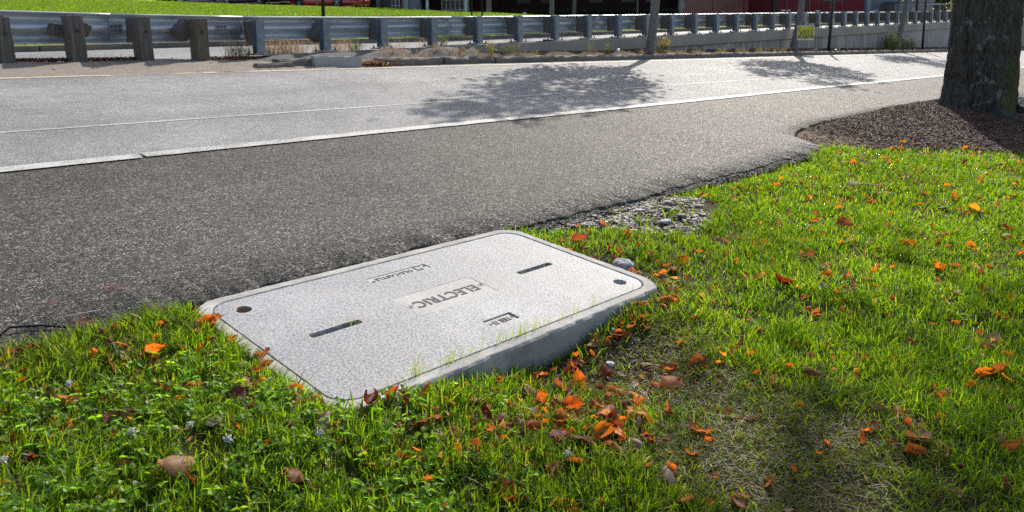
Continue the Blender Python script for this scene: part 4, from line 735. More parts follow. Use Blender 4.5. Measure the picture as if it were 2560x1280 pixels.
o = obj('bark_mulch', npmesh('bark_mulch', V.reshape(-1, 3), (bxf[None] + (np.arange(n) * 8)[:, None, None]).reshape(-1, 3), np.repeat(pal(n, [(.115, .055, .036), (.165, .085, .056), (.06, .032, .022), (.36, .26, .18)], [5, 3, 3, .4]), 8, 0)), M['chips']); tag(o, 'dark brown bark mulch spread round the foot of the big tree', 'mulch', kind='stuff')
gridmesh('dirt_patch', np.linspace(7.0, 10.4, 70), np.linspace(2.3, 3.5, 30), lambda x, y: np.where((y < edge(x) - .01) & (x - 7.02 > (2.8 - y) * 1.3), np.minimum(soil(x, y) + .012, plane(x, y) - .03) - .03 * sstep(8.6, 10., x), plane(x, y) - .12), M['dirt'])

# ------------------------------------------------------------------ fallen leaves
def leaf_mesh(seed, kind):
    r_ = random.Random(seed); nu, nv = 11, 7; vs = []; uv = []
    bend = {'flat': .5, 'curled': 2.3, 'cupped': 1.0, 'folded': .8}[kind] * r_.uniform(.8, 1.25); fold = {'flat': .35, 'curled': .8, 'cupped': 1.5, 'folded': 2.6}[kind] * r_.uniform(.8, 1.2)
    wf = r_.uniform(.66, .9); tw = r_.uniform(-.9, .9)
    for i in range(nu):
        u = i / (nu - 1); w = wf * .5 * (math.sin(math.pi * u ** .66) ** .85) * (1 - .30 * max(0, u - .55) / .45) if 0 < u < 1 else .012
        for j in range(nv):
            v = (j / (nv - 1)) * 2 - 1; a = v * w * fold * 2.2; yy = w * v * (math.sin(a) / a if abs(a) > 1e-4 else 1); zz = w * abs(v) * abs(math.sin(a / 2)) * (1 if kind != 'curled' else .6)
            ph = (u - .45) * bend; rr_ = 1 / max(bend, .05); xx = rr_ * math.sin(ph); zz2 = rr_ * (1 - math.cos(ph)); q = tw * (u - .4)
            e = .03 * math.sin(u * 17 + seed + 2 * (v > 0)) * abs(v) ** 2 + .02 * math.sin(u * 9 + v * 5 + seed)
            vs.append((xx - zz * math.sin(ph), yy * math.cos(q) - zz * math.sin(q), zz2 + zz * math.cos(ph) * math.cos(q) + yy * math.sin(q) + e)); uv.append((u, (v + 1) / 2))
    fs = [(i * nv + j, i * nv + j + 1, (i + 1) * nv + j + 1, (i + 1) * nv + j) for i in range(nu - 1) for j in range(nv - 1)]
    # petiole: a thin three-sided stalk
    b0 = len(vs); p0 = Vector(vs[nv // 2]); pts = [p0, p0 + Vector((-.13, .01, .03)), p0 + Vector((-.27, .05 * r_.uniform(-1, 1), .10 * r_.random()))]
    for p_ in pts:
        for k in range(3): vs.append(tuple(p_ + Vector((0, .011 * math.cos(k * 2.09), .011 * math.sin(k * 2.09))))); uv.append((0, .5))
    for i in range(2):
        for k in range(3): fs.append((b0 + i * 3 + k, b0 + i * 3 + (k + 1) % 3, b0 + i * 3 + 3 + (k + 1) % 3, b0 + i * 3 + 3 + k))
    me = bpy.data.meshes.new('fallen_leaf'); me.from_pydata(vs, [], fs); ul = me.uv_layers.new(name='uv')
    for l in me.loops: ul.data[l.index].uv = uv[l.vertex_index]
    me.polygons.foreach_set('use_smooth', [True] * len(fs)); me.update(); zmin = min(v.co.z for v in me.vertices); me.transform(Matrix.Translation((0, 0, -zmin))); me.materials.append(None); return me
LK = ['curled', 'cupped', 'folded', 'flat']; LM = {k: [leaf_mesh(10 * i + j, k) for j in range(4)] for i, k in enumerate(LK)}
LC = [((.58, .20, .028), .56, 'bright orange'), ((.37, .145, .05), .46, 'orange-brown'), ((.17, .025, .014), .45, 'dark red'), ((.42, .25, .13), .4, 'pale tan'), ((.66, .38, .025), .5, 'yellow'), ((.24, .09, .05), .4, 'mauve-brown'), ((.38, .30, .22), .3, 'whitish')]
LMAT = [m_leafy(n_ + ' leaf', c=c_, trans=min(.7, t_ + .1), rough=.55, vein=True, tint=(1.6, 1.05, .6), spec=.22) for c_, t_, n_ in LC]
def zone(x, y):
    if x < 1.12 and y > 2.2: return 'between asphalt and vault'
    if x < 1.3 and y < 2.2: return 'among the near clover'
    if y > 1.15 and x < 2.25 and y < 1.75: return 'in the drift beside vault'
    if x < 2.5 and y < 1.4: return 'on the dry patch'
    if x > 2.6 and x < 3.2 and y > 1.5: return 'near the grey rock'
    if x > 5.2: return 'on far lawn below mulch'
    if x > 3.0 and y > 1.9: return 'in grass around gravel'
    return 'in thick lawn beyond dry patch'
def size_word(s): return 'small' if s < .042 else ('large' if s > .075 else 'medium')
def add_leaf(x, y, s, c, z=None, kind=None, where=None, up=False, label=None):
    r_ = rnd; kind = kind or r_.choices(LK, [3, 3.4, 2.4, .8])[0]; me = r_.choice(LM[kind]); o = bpy.data.objects.new('fallen_leaf', me); COL.objects.link(o)
    o.material_slots[0].link = 'OBJECT'; o.material_slots[0].material = LMAT[c]
    zz = float(soil(x, y)) + .019 * (1 - .6 * float(dryness(np.array(x), np.array(y)))) if z is None else z
    if z is None and COVX[0] < x < COVX[1] and COVY[0] < y < 2.7: zz = float(plane(x, y)) + .006; z = zz
    tilt = r_.uniform(-.5, .5); roll = r_.uniform(-.7, .7)
    if up or (z is None and r_.random() < .22): tilt = r_.uniform(-1.1, -.6)
    flip = math.pi if r_.random() < .35 and z is None else 0
    o.rotation_euler = (roll + flip, tilt, r_.uniform(0, 6.28)); o.scale = (s * (1.5 if 'drift' in zone(x, y) else 1.36),) * 3
    o.location = (x, y, zz + (s * .18 if flip else 0)); lab = label or '%s %s %s fallen leaf %s' % (size_word(s), LC[c][2], kind, where or zone(x, y))
    return tag(o, lab, 'leaf', 'fallen leaves')
LV = [l for l in LEAVES if not (l[2] <= .0405 and l[0] > 6.0)][:292]
def clear_lid(x, y):
    if COVX[0] < x < COVX[1] and COVY[0] < y < 2.7:
        if x - COVX[0] < y - COVY[0] and x - COVX[0] < .12: return COVX[0] - .03, y
        if y - COVY[0] < .15: return x, COVY[0] - .03
    return x, y
LV0 = [(*clear_lid(x, y), s, (1 if c == 0 and (i * 7919) % 100 < 24 else c)) for i, (x, y, s, c) in enumerate(LV)]
ORD = ['', 'second ', 'third ', 'fourth ', 'fifth ', 'sixth ', 'seventh ', 'eighth ', 'ninth ', 'tenth ', 'eleventh ', 'twelfth ']
LO = [add_leaf(x, y, s, c) for (x, y, s, c) in LV0]; by = {}
for o in LO: by.setdefault(o['label'], []).append(o)
for lab, os_ in by.items():
    if len(os_) > 1:
        for k, o in enumerate(sorted(os_, key=lambda q: q.location.x ** 2 + q.location.y ** 2)): o['label'] = lab.replace(' fallen leaf', ' leaf') + ', ' + ORD[min(k, 11)] + 'nearest camera'
# the many smaller crumbled leaves between the larger ones
src = [np.array([v.co[:] for v in m_.vertices]) for k_ in LK for m_ in LM[k_][:2]]; srf = [[tuple(p.vertices) for p in m_.polygons] for k_ in LK for m_ in LM[k_][:2]]
SV, SF, SC = [], [], []; so_ = 0
spots_ = [(1.62 + rng.normal(0, .22), 1.42 + rng.normal(0, .13)) for _ in range(170)] + [(rng.uniform(.35, 1.1), rng.uniform(1.75, 2.62)) for _ in range(110)] + [(rng.uniform(1.0, 1.7), rng.uniform(1.1, 1.65)) for _ in range(50)] + [(x_, y_) for x_, y_ in zip(rng.uniform(2.6, 8.4, 820), rng.uniform(.3, 2.66, 820))] + [(rng.uniform(1.6, 2.6), rng.uniform(.6, 1.5)) for _ in range(50)] + [(rng.uniform(1.75, 2.7), 1.69 + rng.normal(-.03, .025)) for _ in range(60)]
for (x, y) in spots_:
    if not lawn_ok(np.array([x]), np.array([y]))[0] or in_poly(np.array([x]), np.array([y]), GRAVEL)[0]: continue
    q = int(rng.integers(len(src))); s = rng.uniform(.022, .05); e = Euler((rng.uniform(-.9, .9) + (3.14 if rng.random() < .4 else 0), rng.uniform(-.9, .6), rng.uniform(0, 6.28))).to_matrix(); Vq = src[q] * s @ np.array(e).T + np.array([x, y, float(soil(x, y)) + rng.uniform(.008, .026)])
    tri = []
    for f_ in srf[q]: tri += [(f_[0], f_[1], f_[2])] + ([(f_[0], f_[2], f_[3])] if len(f_) == 4 else [])
    SV.append(Vq); SF.append(np.array(tri) + so_); so_ += len(Vq); SC.append(np.tile(pal(1, [(.50, .17, .03), (.34, .13, .04), (.20, .07, .03), (.42, .28, .16), (.55, .30, .04)], [4, 4, 2, 2, 1]), (len(Vq), 1)))
o = obj('small_leaf_litter', npmesh('small_leaf_litter', np.concatenate(SV), np.concatenate(SF), np.concatenate(SC), smooth=True), m_leafy('small leaves', attr='col', trans=.55, rough=.55, tint=(1.6, 1.05, .6), spec=.22)); tag(o, 'small crumbled rust and brown leaves scattered through the grass', 'leaf litter', kind='stuff')
zc_ = lambda x, y: float(plane(x, y)) + .008
for (x, y, s, c, lab) in [(1.112, 2.49, .06, 3, 'pale curled leaf lying on the vault collar below the rusty bolt cup'), (1.103, 2.33, .04, 0, 'small orange leaf perched on the collar edge beside the grass'), (1.13, 2.185, .05, 1, 'orange-pink leaf on the collar halfway along its short side'), (1.10, 2.11, .04, 3, 'dry pale leaf lying on the collar over the grass')]:
    add_leaf(x, y, s, c, z=zc_(x, y), kind='cupped', label=lab)
# the pale domed leaf and the clover heads near the camera
o = add_leaf(.678, 1.736, .085, 3, kind='cupped', label='big pale domed dead leaf nearest the camera among clover'); o.rotation_euler = (math.pi + .25, .35, .4); o.location.z += .035
def flower(x, y, lab, s=.009):
    b = MB(); z = float(soil(x, y)) + .05; b.tube([(x, y, z - .055), (x + .004, y, z)], .0012, 5)
    st = b.build('clover_flower', M['dkgreen']); vs, fs, cc = stones(np.full(60, x) + rng.normal(0, s * .45, 60), np.full(60, y) + rng.normal(0, s * .45, 60), np.full(60, z) + rng.normal(.004, s * .4, 60), rng.uniform(.0018, .003, 60), np.tile([[.55, .52, .44]], (60, 1)), flat=1.2)
    tag(st, lab, 'flower', 'white clover flowers'); h_ = obj('flower_head', npmesh('flower_head', vs, fs, cc), M['gravel'], None); h_.parent = st; return st
for (x, y, lab) in [(.637, 1.918, 'white clover head beside large mauve-brown leaf'), (.753, 1.853, 'white clover head next to whitish curled leaf'), (.792, 1.732, 'white clover head behind the big domed pale leaf'), (.384, 1.982, 'white clover head at the photo edge nearest the asphalt corner'), (.978, 1.622, 'white clover head under the whitish and orange leaves'), (1.469, 1.222, 'white clover head among the drift of orange leaves'), (.602, 2.263, 'white clover head near a pale tan leaf in thin grass')]: flower(x, y, lab)
# dry stems: a twig at the asphalt edge, a tuft of pine needles on the lawn
def stick(name, pts, r, m, lab, cat): o = MB().tube(pts, r, 6).build(name, m); return tag(o, lab, cat)
zp = lambda x, y, d=.0: float(plane(x, y)) + d
stick('twig', [(.55, 2.79, zp(.55, 2.79, -.008)), (.60, 2.83, zp(.6, 2.83, .004)), (.68, 2.80, zp(.68, 2.8, .0)), (.74, 2.75, zp(.74, 2.75, -.004)), (.8, 2.70, zp(.8, 2.7, -.002))], [.003, .0045, .004, .004, .003], M['dark'], 'thin dark twig lying on the asphalt at the grass edge', 'twig')
stick('straw', [(.62, 2.80, zp(.62, 2.8, -.008)), (.75, 2.82, zp(.75, 2.82, .002)), (.86, 2.80, zp(.86, 2.8, .006))], .0022, m_plain('dry stem', (.32, .24, .18), .8), 'pale dry grass stem beside the red stain on asphalt', 'twig')
b = MB()
for k in range(5): b.tube([(5.43, 2.0, float(soil(5.43, 2.0)) + .06), (5.55, 1.97 + .02 * (k - 2), float(soil(5.5, 2)) + .065 + .004 * k), (5.68, 1.9 + .035 * (k - 2), float(soil(5.6, 1.9)) + .05)], .0035, 4)
tag(b.build('pine_needles', m_plain('dry needle', (.5, .36, .17), .7)), 'bundle of dry tan pine needles lying on the lawn', 'needles')
# ------------------------------------------------------------------ trees
def foliage(pts, size, cols, flat=0.):
    n = len(pts); a = rng.normal(size=(n, 3)); a /= np.linalg.norm(a, axis=1)[:, None]; b = np.cross(a, rng.normal(size=(n, 3))); b /= np.linalg.norm(b, axis=1)[:, None]
    s = size * rng.uniform(.6, 1.3, (n, 1)); V = np.stack([pts - a * s, pts + b * s * .55 - a * s * .1, pts + a * s, pts - b * s * .55 - a * s * .1], 1)
    F = np.array([[0, 1, 2], [0, 2, 3]])[None] + (np.arange(n) * 4)[:, None, None]; return V.reshape(-1, 3), F.reshape(-1, 3), np.repeat(cols, 4, 0)
GREENS = [(.05, .10, .018), (.08, .13, .02), (.12, .15, .02), (.20, .16, .02)]
def crown_pts(cen, rad, nclump, nleaf, seed, spread=.16):
    r2 = np.random.default_rng(seed); c = []
    while len(c) < nclump:
        p_ = r2.uniform(-1, 1, 3)
        if np.linalg.norm(p_) < 1 and np.linalg.norm(p_) > .25: c.append(p_)
    c = np.array(c) * np.array(rad) + np.array(cen); i = r2.integers(0, nclump, nleaf); return c, c[i] + r2.normal(0, 1, (nleaf, 3)) * np.array(rad) * spread
M['bark_sm'] = m_plain('smooth grey bark', (.17, .15, .14), .85, nscale=14, namt=.5, b=.6, coords='obj', stretch=(1, 1, 3), bdist=.01)
def tree(name, label, base, top, r0, r1, cen, rad, nclump, nleaf, leaf, cols=GREENS, w=(4, 4, 2, 1), seed=1, group=None, mbark=None, spread=.16, limbs=14):
    t = tag(empty(name, base), label, 'tree', group); base = Vector(base); top = Vector(top); mid = base.lerp(top, .5) + Vector((r0 * .25, -r0 * .2, 0))
    b = MB(); b.tube([base - Vector((0, 0, .1)), base + Vector((0, 0, .06)), base.lerp(mid, .3), mid, mid.lerp(top, .5), top], [r0 * 1.45, r0 * 1.12, r0, r0 * .9, (r0 * .85 + r1) / 2, r1], 14)
    cl, pts = crown_pts(cen, rad, nclump, nleaf, seed, spread); r3 = random.Random(seed)
    for q in r3.sample(range(nclump), min(limbs, nclump)):
        e = Vector(cl[q]); st = base.lerp(top, r3.uniform(.72, 1.)); m_ = st.lerp(e, .5) + Vector((0, 0, .12 * (e - st).length)); b.tube([st, m_, e], [r1 * .55, r1 * .35, r1 * .12], 6)
    b.build('trunk', mbark or M['bark_sm'], t)
    V, F, C_ = foliage(pts, leaf, pal(len(pts), cols, w)); obj('crown', npmesh('crown', V, F, C_), FOLM, t); return t
AUT = [(.07, .12, .02), (.10, .14, .02), (.22, .15, .02)]
def up(base, h): return (base[0] + .10 * h * .3, base[1] + .02 * h, base[2] + h)
t1 = (13.54, 9.05, .57); tree('median_tree', 'slender grey street tree in the median whose crown shades the lane', t1, (13.66, 8.95, 2.75), .092, .062, (13.5, 9.05, 4.55), (1.1, 1.0, 1.95), 44, 5200, .072, AUT, (4, 4, 1), 5, 'street trees in the median', spread=.13)
t2 = (20.5, 9.1, .45); tree('median_tree', 'slim street tree right behind the yellow campaign sign', t2, (20.9, 9.0, 2.7), .095, .055, (20.6, 9.0, 4.3), (1.35, 1.35, 1.7), 34, 4200, .075, AUT, (4, 4, 1), 8, 'street trees in the median', spread=.13)
t3 = (29.0, 9.15, .28); tree('median_tree', 'leaning street tree among tall green weeds by the wall', t3, (29.8, 9.1, 2.6), .1, .06, (29.3, 9.0, 4.0), (1.4, 1.4, 1.6), 30, 3600, .08, AUT, (4, 4, 1), 9, 'street trees in the median', spread=.13)

# the big old tree in the mulch: bark ridges are geometry
def m_bark():
    m, nt, p, o = mat('furrowed bark'); co = objco(nt); a = nd(nt, 'Attribute', attr='col')
    f = noise(nt, co, 22, 6, .7, (1, 1, .35)); col = mixc(nt, 1., a.outputs['Color'], ramp(nt, f, [(.3, .6), (.7, 1.4)]), 'MULTIPLY')
    li = noise(nt, co, 5.5, 6, .78); lf = ramp(nt, li, [(.575, 0.), (.62, .9)]); fine = noise(nt, co, 60, 3, .6)
    col = mixc(nt, math_(nt, 'MULTIPLY', lf, ramp(nt, fine, [(.35, .25), (.6, 1.)])), col, (.26, .31, .25))
    l2 = noise(nt, co, 16, 5, .75); col = mixc(nt, ramp(nt, l2, [(.62, 0.), (.66, .6)]), col, (.22, .23, .21))
    mo = noise(nt, co, 3.2, 5, .7); sp = nd(nt, 'SeparateXYZ'); L(nt, co, sp.inputs[0])
    side = math_(nt, 'ADD', math_(nt, 'MULTIPLY', sp.outputs[0], .35), math_(nt, 'ADD', math_(nt, 'MULTIPLY', sp.outputs[1], -1.1), math_(nt, 'MULTIPLY', sp.outputs[2], -.22)))
    mf = ramp(nt, math_(nt, 'ADD', mo, side), [(.62, 0.), (.85, .85)]); col = mixc(nt, mf, col, (.075, .085, .018))
    L(nt, col, p.inputs['Base Color']); setin(p, Roughness=.9); L(nt, bump(nt, math_(nt, 'ADD', f, math_(nt, 'MULTIPLY', noise(nt, co, 70, 4, .7, (1, 1, .45)), .8)), 1., .016), p.inputs['Normal']); return m
M['chips_root'] = m_plain('mossy root bark', (.035, .032, .02), .95, nscale=20, namt=.6, b=.8, coords='obj', bdist=.02)
TX, TY = 11.552, 2.609; TZ = float(plane(TX, TY))
bt = tag(empty('old_tree', (TX, TY, TZ)), 'massive old tree with furrowed lichen-spotted bark standing in mulch', 'tree'); bt['_local'] = 1
nt_, nz_ = 420, 230; th = np.linspace(0, 2 * np.pi, nt_, endpoint=False); zl = np.concatenate([np.linspace(-.25, 2.1, nz_ - 40), np.linspace(2.15, 5.6, 40)]); TH, ZL = np.meshgrid(th, zl)
R0 = np.interp(ZL, [-.25, .0, .12, .35, .8, 1.5, 3, 5.6], [.66, .555, .50, .455, .435, .425, .40, .36]); cx_, cy_ = np.cos(TH), np.sin(TH)
flare = 1 + .10 * np.exp(-np.clip(ZL, 0, 9) * 4) * np.sin(TH * 5 + .6) + .05 * np.exp(-np.clip(ZL, 0, 9) * 3) * np.sin(TH * 3 + 2)
wx, wy = cx_ * 5.2, cy_ * 5.2; wz = ZL * 3.0; wr = 1.1 * fbm(wx * .6, wy * .6, ZL * 2.6, 3)
r1_ = np.abs(vn(wx * 1.7 + wr, wy * 1.7 + wr, wz)); r2_ = np.abs(vn(wx * 3.6 + wr * 2, wy * 3.6, wz * 2.2 + 5)); r3_ = fbm(wx * 6, wy * 6, ZL * 14, 2)
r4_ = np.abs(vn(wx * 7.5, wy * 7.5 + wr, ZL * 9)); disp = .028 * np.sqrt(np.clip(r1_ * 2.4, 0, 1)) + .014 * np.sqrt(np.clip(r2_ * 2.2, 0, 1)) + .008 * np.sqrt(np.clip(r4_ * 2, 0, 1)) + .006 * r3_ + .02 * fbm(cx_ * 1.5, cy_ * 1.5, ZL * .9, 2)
RR = R0 * .895 * flare - .03 + disp; lean = .05 * ZL * rdir[0] * .55, .05 * ZL * rdir[1] * .55
V = np.stack([RR * cx_ + lean[0], RR * cy_ + lean[1], ZL], -1).reshape(-1, 3); i, j = np.meshgrid(np.arange(nz_ - 1), np.arange(nt_), indexing='ij'); j2 = (j + 1) % nt_
F = np.stack([i * nt_ + j, i * nt_ + j2, (i + 1) * nt_ + j2, (i + 1) * nt_ + j], -1).reshape(-1, 4)
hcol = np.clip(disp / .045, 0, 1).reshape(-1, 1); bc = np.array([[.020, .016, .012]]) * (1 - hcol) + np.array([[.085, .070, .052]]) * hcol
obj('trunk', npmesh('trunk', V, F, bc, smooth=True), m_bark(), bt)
b = MB()
for (a, e, h0, h1, ln) in [(.3, .5, 5.0, 8.5, 1.8), (2.2, .4, 5.2, 9.2, 1.7), (4.0, .5, 4.8, 8.6, 2.0), (5.2, .3, 5.4, 10, 1.0)]:
    b.tube([(.12, -.1, h0 - .6), (.4 * math.cos(a), .4 * math.sin(a), h0 + .6), (ln * math.cos(a), ln * math.sin(a), h1)], [.26, .17, .06], 12)
b.build('limb', M['bark_sm'], bt)
cl, pts = crown_pts((.4, .6, 8.6), (2.5, 2.3, 2.4), 60, 9000, 4, .15); V, F, C_ = foliage(pts, .085, pal(len(pts), AUT + [(.3, .12, .02)], (4, 4, 2, 1))); obj('crown', npmesh('crown', V, F, C_), FOLM, bt)
MB().box((.25, -.43, .16), (.06, .03, .14), Euler((.25, .35, -.5)).to_matrix(), .4, .01).build('bark_scar', m_plain('bare pale wood', (.30, .30, .29), .8, nscale=40, coords='obj'), bt, .006)
for k in range(6):      # surface roots running out under the mulch
    a = rnd.uniform(0, 6.28); e = 1.0 + .5 * rnd.random(); b = MB()
    z_ = lambda r_: float(soil(TX + r_ * math.cos(a), TY + r_ * math.sin(a))) - TZ
    b.tube([(.4 * math.cos(a), .4 * math.sin(a), z_(.4) + .02), (.75 * math.cos(a), .75 * math.sin(a), z_(.75) + .005), (e * math.cos(a + .1), e * math.sin(a + .1), z_(e) - .05)], [.11, .065, .03], 10); b.build('root', M['chips_root'], bt)

# ------------------------------------------------------------------ weeds and litter along the median
STRAW = [(.42, .33, .19), (.34, .24, .13), (.50, .42, .27), (.36, .20, .12)]
def tuft(name, label, x, y, z, n, h, spread, cols, lean=.5, w=.004, cat='weed', group='weeds along the guardrail', heads=None, m=None):
    px, py = rng.normal(0, spread, n), rng.normal(0, spread * .35, n); hh = h * rng.uniform(.45, 1.1, n); V, F, C_ = blades(px, py, np.zeros(n), hh, w * rng.uniform(.7, 1.4, n), np.abs(rng.normal(lean, .25, n)), pal(n, cols, [1] * len(cols)), jitter_az=rng.uniform(0, 6.28, n))
    if heads:
        k = int(n * heads[1]); i = rng.choice(n, k); P = np.stack([px[i] + rng.normal(0, .02, k), py[i] + rng.normal(0, .02, k), hh[i] * rng.uniform(.5, 1., k)], -1); V2, F2, C2 = foliage(P, heads[2], pal(k, [heads[0]], [1])); F = np.concatenate([F, F2 + len(V)]); V = np.concatenate([V, V2]); C_ = np.concatenate([C_, C2])
    o = obj(name, npmesh(name, V, F, C_), m or DRYM); o.location = (x, y, z); return tag(o, label, cat, group)
ordn = ['first', 'second', 'third', 'fourth', 'fifth', 'sixth', 'seventh', 'eighth']
for k, (x, w) in enumerate([(5.32, .10), (5.5, .10), (5.68, .12), (5.86, .12)]): tuft('dry_grass_tuft', '%s tan dry grass tuft past the first steel post' % ordn[k], x, 9.86, .84, 130, .26, w, STRAW, .35)
for k, (x, w) in enumerate([(6.28, .1), (6.5, .12), (6.72, .12)]): tuft('dry_grass_tuft', '%s straw-coloured tuft between second and third steel posts' % ordn[k], x, 9.86, .85, 90, .27, w, STRAW, .6)
tuft('weed', 'low green weed at the foot of the third steel post', 6.86, 9.84, .85, 60, .16, .06, [(.16, .2, .05), (.1, .14, .03)], .6, heads=((.14, .2, .04), 1.5, .014))
tuft('weed', 'small bright green sprig past the third steel post', 7.45, 9.8, .86, 20, .14, .02, [(.16, .22, .04)], .3, heads=((.15, .22, .04), 2, .012))
tuft('dry_grass_tuft', 'sparse reddish stalks between third and fourth steel posts', 7.72, 9.84, .86, 30, .24, .07, STRAW, .3, .003)
tuft('dry_grass_tuft', 'wispy tan grass past the fourth steel post', 8.35, 9.86, .87, 60, .22, .13, STRAW, .4)
tuft('weed', 'grey-green weed behind the rail past the fourth steel post', 8.62, 9.86, .87, 50, .2, .05, [(.2, .2, .08)], .4, heads=((.18, .22, .07), 2, .014))
tuft('weed_bush', 'bushy half-dead weed at the last wooden post', 4.84, 9.56, .80, 170, .27, .10, [(.28, .22, .12), (.2, .2, .07), (.16, .11, .07)], .45, heads=((.27, .25, .1), .8, .016))
for k, (x, n_) in enumerate([(2.42, 16), (2.55, 22), (2.72, 18), (3.1, 14), (3.24, 22), (3.42, 10)]): tuft('dry_grass_tuft', '%s thin reddish grass tuft between the wooden posts' % ordn[k], x, 9.66, .81, n_, .17, .05, [(.40, .24, .15), (.34, .20, .13)], .55, .0035)
zb = lambda x, y: float(plane(x, y)) + .085
tuft('goldenrod', 'yellow-flowered green weed against the end of the coping', 8.86, 8.98, zb(8.86, 8.98), 40, .25, .03, [(.2, .24, .05)], .2, heads=((.5, .42, .08), 2.2, .014))
tuft('dry_grass_tuft', 'splayed straw tuft behind the kerb before the goldenrod', 8.55, 8.97, zb(8.6, 9), 34, .2, .05, STRAW, .9)
for k, (x, h) in enumerate([(9.3, .26), (9.45, .24), (9.62, .22)]): tuft('weed', '%s thin grey-green weed leaning on the coping after the goldenrod' % ordn[k], x, 9.05, zb(x, 9.05), 36, h, .04, [(.16, .16, .06), (.24, .22, .1)], .2, .003, heads=((.2, .2, .07), 1.2, .012))
tuft('weed', 'small yellow weed by the kerb under the sixth steel post', 9.95, 8.96, zb(9.95, 8.96), 26, .1, .03, [(.3, .28, .06)], .5)
tuft('weed', 'pair of tall yellowish stalks before the dark wall joint', 11.6, 9.1, zb(11.6, 9.1), 30, .28, .07, [(.28, .26, .08), (.2, .2, .06)], .12, .003)
tuft('weed', 'leafy yellow-green weed just behind the white ball', 12.2, 9.12, zb(12.2, 9.12), 34, .22, .05, [(.2, .24, .05)], .25, heads=((.4, .4, .08), 1., .013))
tuft('goldenrod', 'yellow flowering bush beside the slender street tree', 14.15, 9.12, zb(14.1, 9.1), 110, .34, .11, [(.2, .24, .06), (.14, .16, .05)], .35, heads=((.5, .42, .10), 1.4, .018))
for k, (x, s) in enumerate([(13.2, .08), (14.0, .12), (14.6, .14), (15.3, .16)]): tuft('dry_grass_tuft', '%s straw clump on the soil round the slender street tree' % ordn[k], x, 8.98, zb(x, 8.98), 80, .11, s, STRAW + [(.3, .28, .08)], 1.1)
for k, x in enumerate([16.4, 17.3, 18.2, 18.9, 19.6]): tuft('dry_grass_tuft', '%s low yellow grass clump on the kerb before the yellow sign' % ordn[k], x, 8.98, zb(x, 8.98), 110, .12, .14, [(.34, .30, .08), (.24, .24, .06), (.42, .33, .16)], 1.0)
for k, (x, h) in enumerate([(28.0, .55), (28.6, .6), (29.5, .45), (30.4, .38)]): tuft('weed', '%s tall green weed around the leaning street tree' % ordn[k], x, 9.15, zb(x, 9.15), 120, h, .2, [(.14, .18, .04), (.2, .2, .06), (.1, .13, .03)], .3, .008, heads=((.2, .22, .08), .8, .03))
tuft('dry_grass_tuft', 'rusty dry tuft lodged in the gap between kerb stones', 6.38, 8.70, float(plane(6.4, 8.7)), 40, .16, .06, STRAW, .8)
tuft('dry_grass_tuft', 'straw tuft on the pad above the broken kerb', 7.1, 8.95, float(plane(7.1, 8.95)) + .09, 40, .11, .14, STRAW, 1.2)
tuft('dry_grass_tuft', 'long dry stalks on the pad near the second steel post', 6.75, 9.0, float(plane(6.75, 9)) + .09, 26, .28, .04, STRAW, 1.1)
for k, (x, y) in enumerate([(7.05, 9.2), (7.5, 9.05), (7.95, 9.2), (8.3, 9.1)]): tuft('dry_grass_tuft', '%s straw tuft rooted in the grey pad below the steel posts' % ordn[k], x, y, float(plane(x, 8.8)) + .05 + float(sstep(8.93, 9.34, y)) * (float(z_cope(x)) - .07 - float(plane(x, 8.8))), 60, .17, .09, STRAW, .7)
tuft('dry_vine', 'dark tangled dry vine over the broken kerb end', 7.9, 8.98, float(plane(7.9, 9)) + .09, 24, .16, .12, [(.03, .025, .03)], 1.4, .005)
tuft('dry_vine', 'straw and rusty litter before the coping end', 8.2, 8.97, float(plane(8.2, 9)) + .09, 40, .12, .12, STRAW, 1.3)
tuft('weed', 'tiny red-stemmed weed on the sand by the wooden posts', 4.75, 8.72, float(plane(4.75, 8.72)), 14, .06, .05, [(.3, .1, .07)], 1.2, .003)
n = 2600; x = np.concatenate([rng.uniform(2.28, 2.84, 700), rng.uniform(2.98, 3.56, 500), rng.normal(6.42, .14, 250), rng.normal(4.75, .2, 250), rng.uniform(8.6, 34, 900)]); y = np.concatenate([rng.normal(9.6, .04, 1200), rng.normal(8.72, .04, 250), rng.normal(9.5, .05, 250), rng.uniform(8.93, 9.3, 900)]); z = np.where(y > 9.4, plane(x, 9.4) + .035, np.where(x > 8.5, plane(x, y) + .10, plane(x, y) + .02))
V, F, C_ = foliage(np.stack([x, y, z + rng.uniform(0, .03, n)], -1), .02, pal(n, [(.22, .07, .035), (.30, .14, .07), (.14, .05, .03), (.4, .3, .2)], [4, 3, 2, 1])); o = obj('leaf_litter', npmesh('leaf_litter', V, F, C_), DRYM); tag(o, 'rusty leaf litter caught under the guardrail and behind the kerb', 'litter', kind='stuff')
n = 700; x = rng.uniform(0, 8, n); y = rng.uniform(8.6, 9.35, n); V, F, C_ = stones(x, y, np.where((x > 4.8) & (y > 8.86), plane(x, y) - .5, plane(x, y) + .03 * sstep(8.6, 9.4, y)), .004 + .012 * rng.random(n) ** 3, pal(n, [(.06, .05, .05), (.2, .17, .14)], [1, 1])); o = obj('verge_grit', npmesh('verge_grit', V, F, C_), M['gravel']); tag(o, 'scattered dark grit on the sandy verge', 'gravel', kind='stuff')
v, f = ico(3); v = v * (1 + .06 * fbm(v[:, 0] * 3, v[:, 1] * 3, v[:, 2] * 3))[:, None]; o = obj('crumpled_ball', npmesh('crumpled_ball', v * .042, f, smooth=True), m_plain('glossy white plastic', (.75, .75, .74), .25)); o.location = (12.35, 8.99, zb(12.35, 8.99) + .05); tag(o, 'crumpled shiny white litter ball on the median soil', 'litter')
